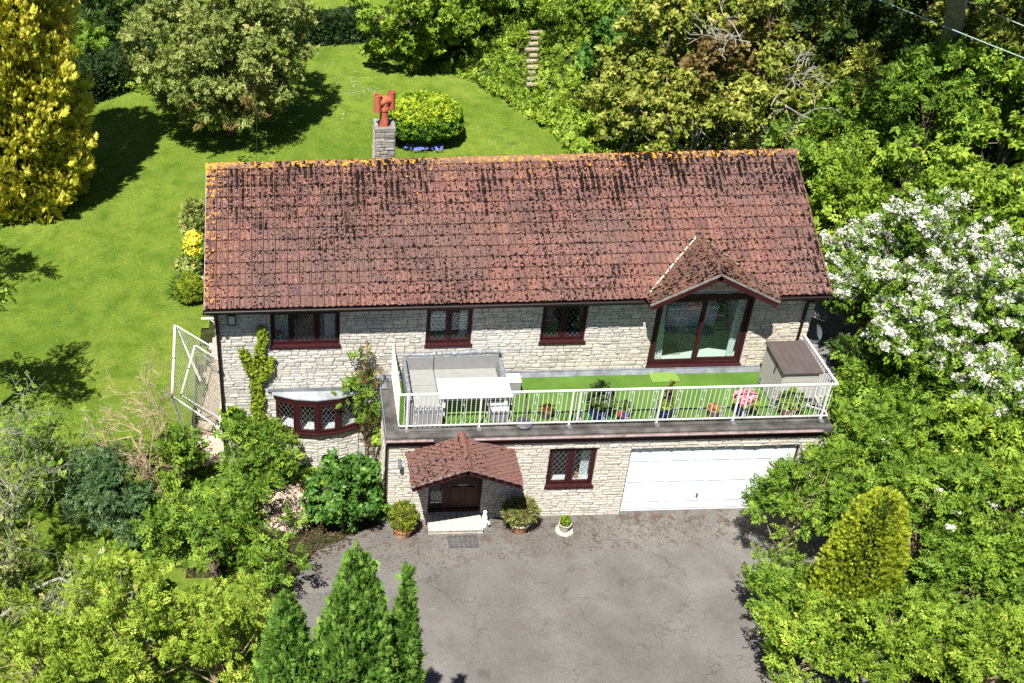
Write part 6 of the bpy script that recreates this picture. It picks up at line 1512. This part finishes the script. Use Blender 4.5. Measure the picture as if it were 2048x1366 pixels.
# --- three leyland cypresses at the bottom
cone = lambda t: np.clip(np.clip(1-t, 0, 1)**.78, .015, 1)
for i, (u, v, z, rad, lab) in enumerate(((572, 1182, 6.9, 1.22, 'left of the three dark green cypresses at the bottom edge'), (716, 1092, 7.9, 1.55, 'tallest and widest of the three dark green cypresses at the bottom edge'), (817, 1138, 7.2, .56, 'slimmest of the three dark green cypresses, beside the driveway'))):
    p = at(u, v, z); ring_conifer('leyland_cypress', lab, (p[0], p[1], 0.0), z, rad, L_LEY, T_PLUME, .19, (15000, 21000, 9000)[i], 240+i, cone, (.95, .32), .17, group='dark green cypresses at the bottom edge', cat='cypress', v0=.5, lobes_n=8)
# --- bottom left: lime green crowns and a twiggy tree
bl = [(250, 1265, 2.4, (1.5, 1.1, 1.15), L_LIME, 'lime green elm in the middle of the bottom left corner'),
      (430, 1255, 1.9, (1.15, 1.0, 1.05), L_LIME, 'lime green elm left of the dark cypresses'),
      (80, 1310, 2.4, (1.3, 1.0, 1.0), L_LIME, 'lime green elm in the bottom left corner'),
      (235, 1160, 1.6, (.95, .7, .7), L_LIME, 'small lime green bush above the bottom left elms')]
for i, (u, v, h, rad, M, lab) in enumerate(bl):
    far('elm', lab, 'tree', u, v, h, rad, .26, .145, M, T_SPRIG, 250+i, cover=1.7, trunk=.05, bark=M_TWIG, amp=.26, inner=.2, nlimb=60, zlow=-.9, kw_reach=1.16, group='lime green elms at the bottom left', up=.5)
def bare_tree(name, label, base, stems, L, r0, depth, seed, M, group=None, leaves=None, cat='tree', **kw):
    rd = np.random.default_rng(seed); segs = []
    for d in stems: twiggy(base, d, L*rd.uniform(.8, 1.1), r0, depth, rd, segs, **kw)
    m_ = MB()
    for P, R_ in segs: m_.tube(P, [max(q, .0055) for q in R_], 6 if R_[0] > .03 else 3, cap=False)
    t = thing(name, label, cat, tuple(base), group); m_.build('trunk', M, t)
    if leaves:
        n, size, LM, v0 = leaves; tips = np.array([p for P, R_ in segs for p in P[1:] if R_[0] < r0*.5]); k = rd.integers(0, len(tips), n); P = tips[k]+rd.normal(0, .07, (n, 3))
        add_layer(t, 'foliage', (*leafcloud(P, unit(rd.normal(size=(n, 3))+[0, 0, .5]), np.zeros(n), T_SPRIG2, size, rd, v0), LM))
    return t
p = at(20, 1150, 2.0)
bare_tree('lichen_tree', 'twiggy tree with pale lichen covered branches at the left edge', (p[0]-1.2, p[1]-.4, 0.0), [(.35, .2, 1), (.6, .5, .9), (.2, .8, .8), (.7, .1, .7), (.1, .3, 1.2)], 2.5, .065, 5, 301, M_LICH, leaves=(4200, .12, L_OLIVE, .5), bend=.5, spread=.75, ratio=.74)
p = at(40, 900, 2.5)
bare_tree('lichen_tree', 'second twiggy lichen grey tree at the left edge nearer the lawn', (p[0]-.6, p[1]-.3, 0.0), [(.5, .2, 1), (.4, .6, .9), (-.2, .6, .9), (.2, -.1, 1)], 1.9, .055, 5, 302, M_LICH, leaves=(4000, .12, L_MID, .6), bend=.5, spread=.75, ratio=.74)
p = G(300, 965)
bare_tree('bare_shrub', 'leafless tan branched shrub in front of the football goal', p, [(-.25, .1, 1), (.05, 0, 1.1), (-.5, .2, .9), (.3, .1, 1)], 1.75, .034, 5, 303, M_TWIG, bend=.45, spread=.65, cat='shrub')
p = G(232, 1040)
bare_tree('bare_shrub', 'small tan stemmed shrub in the flower bed by the stones', G(300, 1060), [(.2, .1, 1), (-.3, .2, .8)], .6, .03, 3, 304, M_TWIG, leaves=(160, .14, L_MID, .5), cat='shrub')
leafy = [(215, 985, 1.3, (1.0, .8, 1.05), .17, L_BLUEG, T_NARROW, 'dark blue green bush at the edge of the lawn', 'bush', .7),
         (255, 1060, .5, (.55, .45, .5), .16, L_BLUEG, T_NARROW, 'smaller blue green bush beside the flower bed', 'bush', .7),
         (360, 905, 1.0, (.70, .6, .75), .22, L_MID, T_SPRIG, 'feathery green bush below the football goal', 'bush', .5),
         (520, 905, 1.05, (.95, .7, .95), .17, L_MID, T_SPRIG, 'green bush below the bow window with paler tips', 'bush', .5),
         (470, 845, 1.5, (.42, .35, .45), .20, L_CLIP, T_ROS, 'bright climbing leaves round the foot of the left downpipe', 'climber', .4),
         (650, 865, .45, (.5, .3, .3), .2, L_BRIGHT, T_ROS, 'light green leaves just under the bow window', 'plant', .5),
         (755, 880, .9, (.22, .25, .75), .2, L_BRIGHT, T_ROS, 'climbing leaves against the left corner of the garage storey', 'climber', .5)]
for i, (u, v, h, rad, sz, M, T, lab, cat, v0) in enumerate(leafy):
    far('bush' if cat == 'bush' else cat, lab, cat, u, v, h, rad, .22, sz, M, T, 310+i, cover=1.9, trunk=.035, v0=v0, amp=.2)
c = CP(684, 990, .92)
tree('viburnum', 'large dome of glossy dark green leaves left of the house corner', 'shrub', c, (1.08, .80, 1.12), .22, .18, L_GLOSS, T_ROS, 330, .06, cover=2.3, amp=.08, zlow=-.7)
sm_ = [(430, 1060, 1.7, (1.05, .75, .55), 'spreading small tree with ferny leaves at the end of the lawn'), (350, 1040, 1.2, (.7, .55, .45), 'ferny green bush left of the spreading small tree'), (540, 1110, 1.3, (.6, .55, .4), 'ferny branches reaching over the corner of the driveway'), (480, 990, 1.2, (.75, .5, .4), 'ferny green bush between the gravel and the bow window bush'), (590, 1035, .4, (.35, .3, .3), 'little green shrub on the gravel by the glossy dome')]
for i, (u, v, h, rad, lab) in enumerate(sm_):
    kw = dict(base=tuple(G(432, 1190)[:2])) if i == 0 else {}
    c = CP(u, v, h); tree('rowan' if i in (0, 2) else 'fern_bush', lab, 'tree' if i in (0, 2) else 'bush', c, rad, .20, .20, L_MID, T_SPRIG, 340+i, .075 if i == 0 else .03, M_BARK, cover=1.15, amp=.3, inner=.3, zlow=-.8, v0=.45, **kw)
# climber between the bow window and the balcony
c = np.array([-6.62, D-.28, 2.45]); tree('rose_climber', 'loose climbing rose with reddish shoots between the bow window and the balcony', 'climber', c, (.48, .24, .95), .2, .15, L_MID, T_SPRIG, 350, .03, base=(-6.5, D-.15), cover=1.5, amp=.3, zlow=-1, extra=[(*leafcloud(*blob(c+np.array([.22, 0, .95]), (.26, .2, .75), 16, .15, 6, 351, -1)[:3], T_SPRIG, .14, np.random.default_rng(8)), L_RUST), (*leafcloud(*blob(c+np.array([.15, 0, -1.1]), (.22, .2, .8), 16, .15, 6, 352, -1)[:3], T_SPRIG, .12, np.random.default_rng(9)), L_RUST)])
# ivy on the upper wall
def ivy_wall(label, path, seed, n, M):
    r = np.random.default_rng(seed); K = np.array([[*onY(u, v, D-.05)[[0, 2]], w_] for u, v, w_ in path]); s = r.random(n)*(len(K)-1); i = s.astype(int); f = (s-i)[:, None]; Q = K[i]*(1-f)+K[i+1]*f
    wob = .10*np.sin(Q[:, 1]*9)+.06*np.sin(Q[:, 1]*21+1); P = np.stack([Q[:, 0]+Q[:, 2]*(r.uniform(-1, 1, n)+wob), D-.05-.12*r.random(n)**1.5, Q[:, 1]+r.normal(0, .04, n)], 1)
    O = unit(np.stack([r.normal(0, .4, n), -np.ones(n), r.normal(.1, .4, n)], 1)); t = thing('ivy', label, 'ivy', (K[-1][0], D-.06, K[-1][1]))
    A = unit(np.stack([r.normal(0, .6, n), -.3*np.ones(n), -np.abs(r.normal(.6, .5, n))], 1)); add_layer(t, 'foliage', (*scatter(*T_ONE, P, A, O, r.uniform(.06, .12, n), r.uniform(.2, .95, n), r=r), M))
    m_ = MB(); m_.tube([(k[0], D-.045, k[1]) for k in K], .014, 5); m_.build('stem', M_BARK, t)
ivy_wall('main column of ivy on the wall above the bow window bush', [(524, 650, .06), (526, 668, .12), (520, 700, .12), (512, 730, .16), (512, 760, .17), (516, 790, .15), (514, 815, .16), (524, 850, .2)], 360, 1700, L_BOX)
ivy_wall('short branch of ivy to the left of the ivy column', [(484, 695, .07), (492, 716, .12), (506, 742, .1)], 361, 340, L_BOX)
ivy_wall('short branch of ivy to the right of the ivy column', [(543, 713, .06), (536, 735, .12), (522, 756, .1)], 362, 360, L_BOX)
# border along the left gable
bd = [('azalea', 'yellow azalea in full flower beside the left gable', 388, 492, .8, (.36, .6, .5), L_YEL, T_PETAL, .17, 'azalea'), ('shrub', 'variegated green shrub at the far end of the gable border', 392, 440, 1.0, (.45, .7, .7), L_OLIVE, T_SPRIG, .2, 'shrub'),
      ('plant', 'grey green leafy plant between the azalea and the irises', 375, 532, .4, (.42, .4, .3), L_OLIVE, T_ROS, .22, 'plant'), ('iris_clump', 'clump of purple irises in the gable border', 364, 562, .5, (.2, .3, .16), L_PUR, T_PETAL, .14, 'flowers'),
      ('plant', 'green foliage round the irises', 366, 572, .3, (.34, .4, .3), L_MID, T_BLADE, .4, 'plant')]
for i, (nm, lab, u, v, h, rad, M, T, sz, cat) in enumerate(bd):
    c = CP(u, v, h); n = {'azalea': 520, 'iris_clump': 60, 'shrub': 1100}.get(nm, 420); t = thing(nm, lab, cat, (c[0], c[1], float(H(c[0], c[1]))))
    add_layer(t, 'flower' if M in (L_YEL, L_PUR) else 'foliage', tuft(c, rad, n, T, sz, M, 370+i, zl=-.7 if nm != 'iris_clump' else -.2))
    if nm == 'azalea': add_layer(t, 'foliage', tuft(c-np.array([0, 0, .1]), np.array(rad)*.93, 700, T_SPRIG, .17, L_MID, 380, .5, zl=-.8))
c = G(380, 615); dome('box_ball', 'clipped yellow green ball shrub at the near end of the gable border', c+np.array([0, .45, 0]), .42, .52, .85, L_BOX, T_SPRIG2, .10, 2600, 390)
for i, (u, v, rr) in enumerate(((398, 545, .22), (402, 560, .16), (404, 530, .15))):
    p = G(u, v); m_ = MB(); r = random.Random(i); m_.lathe((p[0], p[1], p[2]-.05), [(rr*.9, 0), (rr, rr*.5), (rr*.6, rr*1.0), (.01, rr*1.1)], 7, cap=False); m_.V = [(x+r.uniform(-.03, .03), y+r.uniform(-.03, .03), z+r.uniform(-.02, .02)) for x, y, z in m_.V]
    tag(m_.build('rock', M_CONC, origin=tuple(p)), ['largest pale rock beside the azalea at the gable', 'small pale rock behind the irises', 'small pale rock nearest the azalea'][i], 'rock', 'rocks in the gable border')
# stones, edging and litter of the front bed
sb_ = [(730, 0), (0, 0)]
r = np.random.default_rng(400)
for i, (u, v, lab) in enumerate(((320, 1042, 'mossy grey stone in the middle of the front bed'), (352, 1062, 'flat grey stone right of the mossy stone in the front bed'), (450, 968, 'pale stone beside the gravel path under the ferny bush'))):
    p = G(u, v); m_ = MB(); rr = .2; m_.lathe((p[0], p[1], p[2]-.04), [(rr*1.1, 0), (rr, rr*.5), (rr*.7, rr*.8), (.01, rr*.85)], 8, cap=False); m_.V = [(x+r.uniform(-.05, .05), y+r.uniform(-.04, .04), z+r.uniform(-.02, .02)) for x, y, z in m_.V]; tag(m_.build('bed_stone', M_STC, origin=tuple(p)), lab, 'stone')
for i, (u, v, lab) in enumerate(((308, 1118, 'left orange brick of the broken bed edging'), (340, 1152, 'right orange brick of the broken bed edging'))):
    p = G(u, v); m_ = MB(); m_.box(p[0]-.16, p[0]+.16, p[1]-.05, p[1]+.05, p[2]-.05, p[2]+.06); tag(m_.build('edging_brick', M_TERRA, origin=tuple(p), bevel=.01), lab, 'brick')
def litter(name, label, poly, n, M, size, T, seed, z=.035):
    r = np.random.default_rng(seed); P = np.array(poly); x = r.uniform(P[:, 0].min(), P[:, 0].max(), n*4); y = r.uniform(P[:, 1].min(), P[:, 1].max(), n*4); k = inside(x, y, poly); x, y = x[k][:n], y[k][:n]; n = len(x)
    Q = np.stack([x, y, H(x, y)+z+r.random(n)*.02], 1); V, F, v = scatter(*T, Q, unit(r.normal(size=(n, 3))*[1, 1, .15]), unit(np.array([0, 0, 1.])+r.normal(size=(n, 3))*.3), r.uniform(.6, 1.4, n)*size, r.uniform(0, 1, n), r=r)
    return tag(link(name, np_mesh(name, V, F, M, v)), label, kind='stuff')
litter('leaf_litter', 'dry brown litter on the front flower bed', [(-13.3, -1.9), (-9.0, -1.9), (-7.0, -.9), (-6.3, 1.5), (-11, 2.3), (-13.2, 2)], 5200, L_TAN, .07, T_ONE, 401)
litter('bed_plants', 'low green plants filling the front flower bed', [(-13.2, -1.6), (-9.6, -1.5), (-9.5, .4), (-9.0, 1.7), (-6.4, 1.2), (-6.4, 2.0), (-10.3, 2.3), (-12.9, 2.2)], 2400, L_MID, .2, T_SPRIG, 402, .08)
litter('driveway_litter', 'brown crumbs and dry leaves scattered on the driveway near the house', [(-8.2, -1.2), (-6.0, -.2), (4.2, -.1), (4.0, -.8), (0, -1.3), (-4, -1.5), (-8.2, -2.2)], 2200, L_TAN, .035, T_ONE, 403, .012)
xs_ = np.linspace(-30, -10, 3)
r = np.random.default_rng(404); n = 44000; u_ = r.uniform(-30, 6, n); y_ = r.uniform(-6, 36, n); d_ = np.hypot(u_+8, y_+20); k = inside(u_, y_, LAWN) & (r.random(n) < 22/d_); u_, y_ = u_[k], y_[k]; n = len(u_)
T_BL3 = tri([leaf3(0, 0, a, 1, .16, .1, 0, -.6) for a in (0, 2.1, 4.2)])
V, F, v = scatter(*T_BL3, np.stack([u_, y_, H(u_, y_)+.042], 1), unit(r.normal(size=(n, 3))*[1, 1, .05]), np.tile([0, 0, 1.], (n, 1)), r.uniform(.05, .11, n), .5+.25*np.sin(u_*1.7)*np.sin(y_*1.3)+r.normal(0, .12, n), r=r)
tag(link('grass_tufts', np_mesh('grass_tufts', V, F, L_GRASS, v)), 'short tufts of grass all over the lawn', kind='stuff')

for k, (u, v, rr, lab) in enumerate(((60, 765, 1.5, 'nearer leafy tree standing just past the left edge whose shade falls on the lawn'), (25, 545, 1.2, 'farther leafy tree standing just past the left edge whose shade falls on the lawn'))):
    q = G(u, v); c = np.array([q[0]-1.25, q[1]-2.5, q[2]+5.0]); tree('edge_tree', lab, 'tree', c, (rr, rr, rr*.8), .45, .3, L_MID, T_SPRIG, 420+k, .1, cover=1.3, amp=.3)
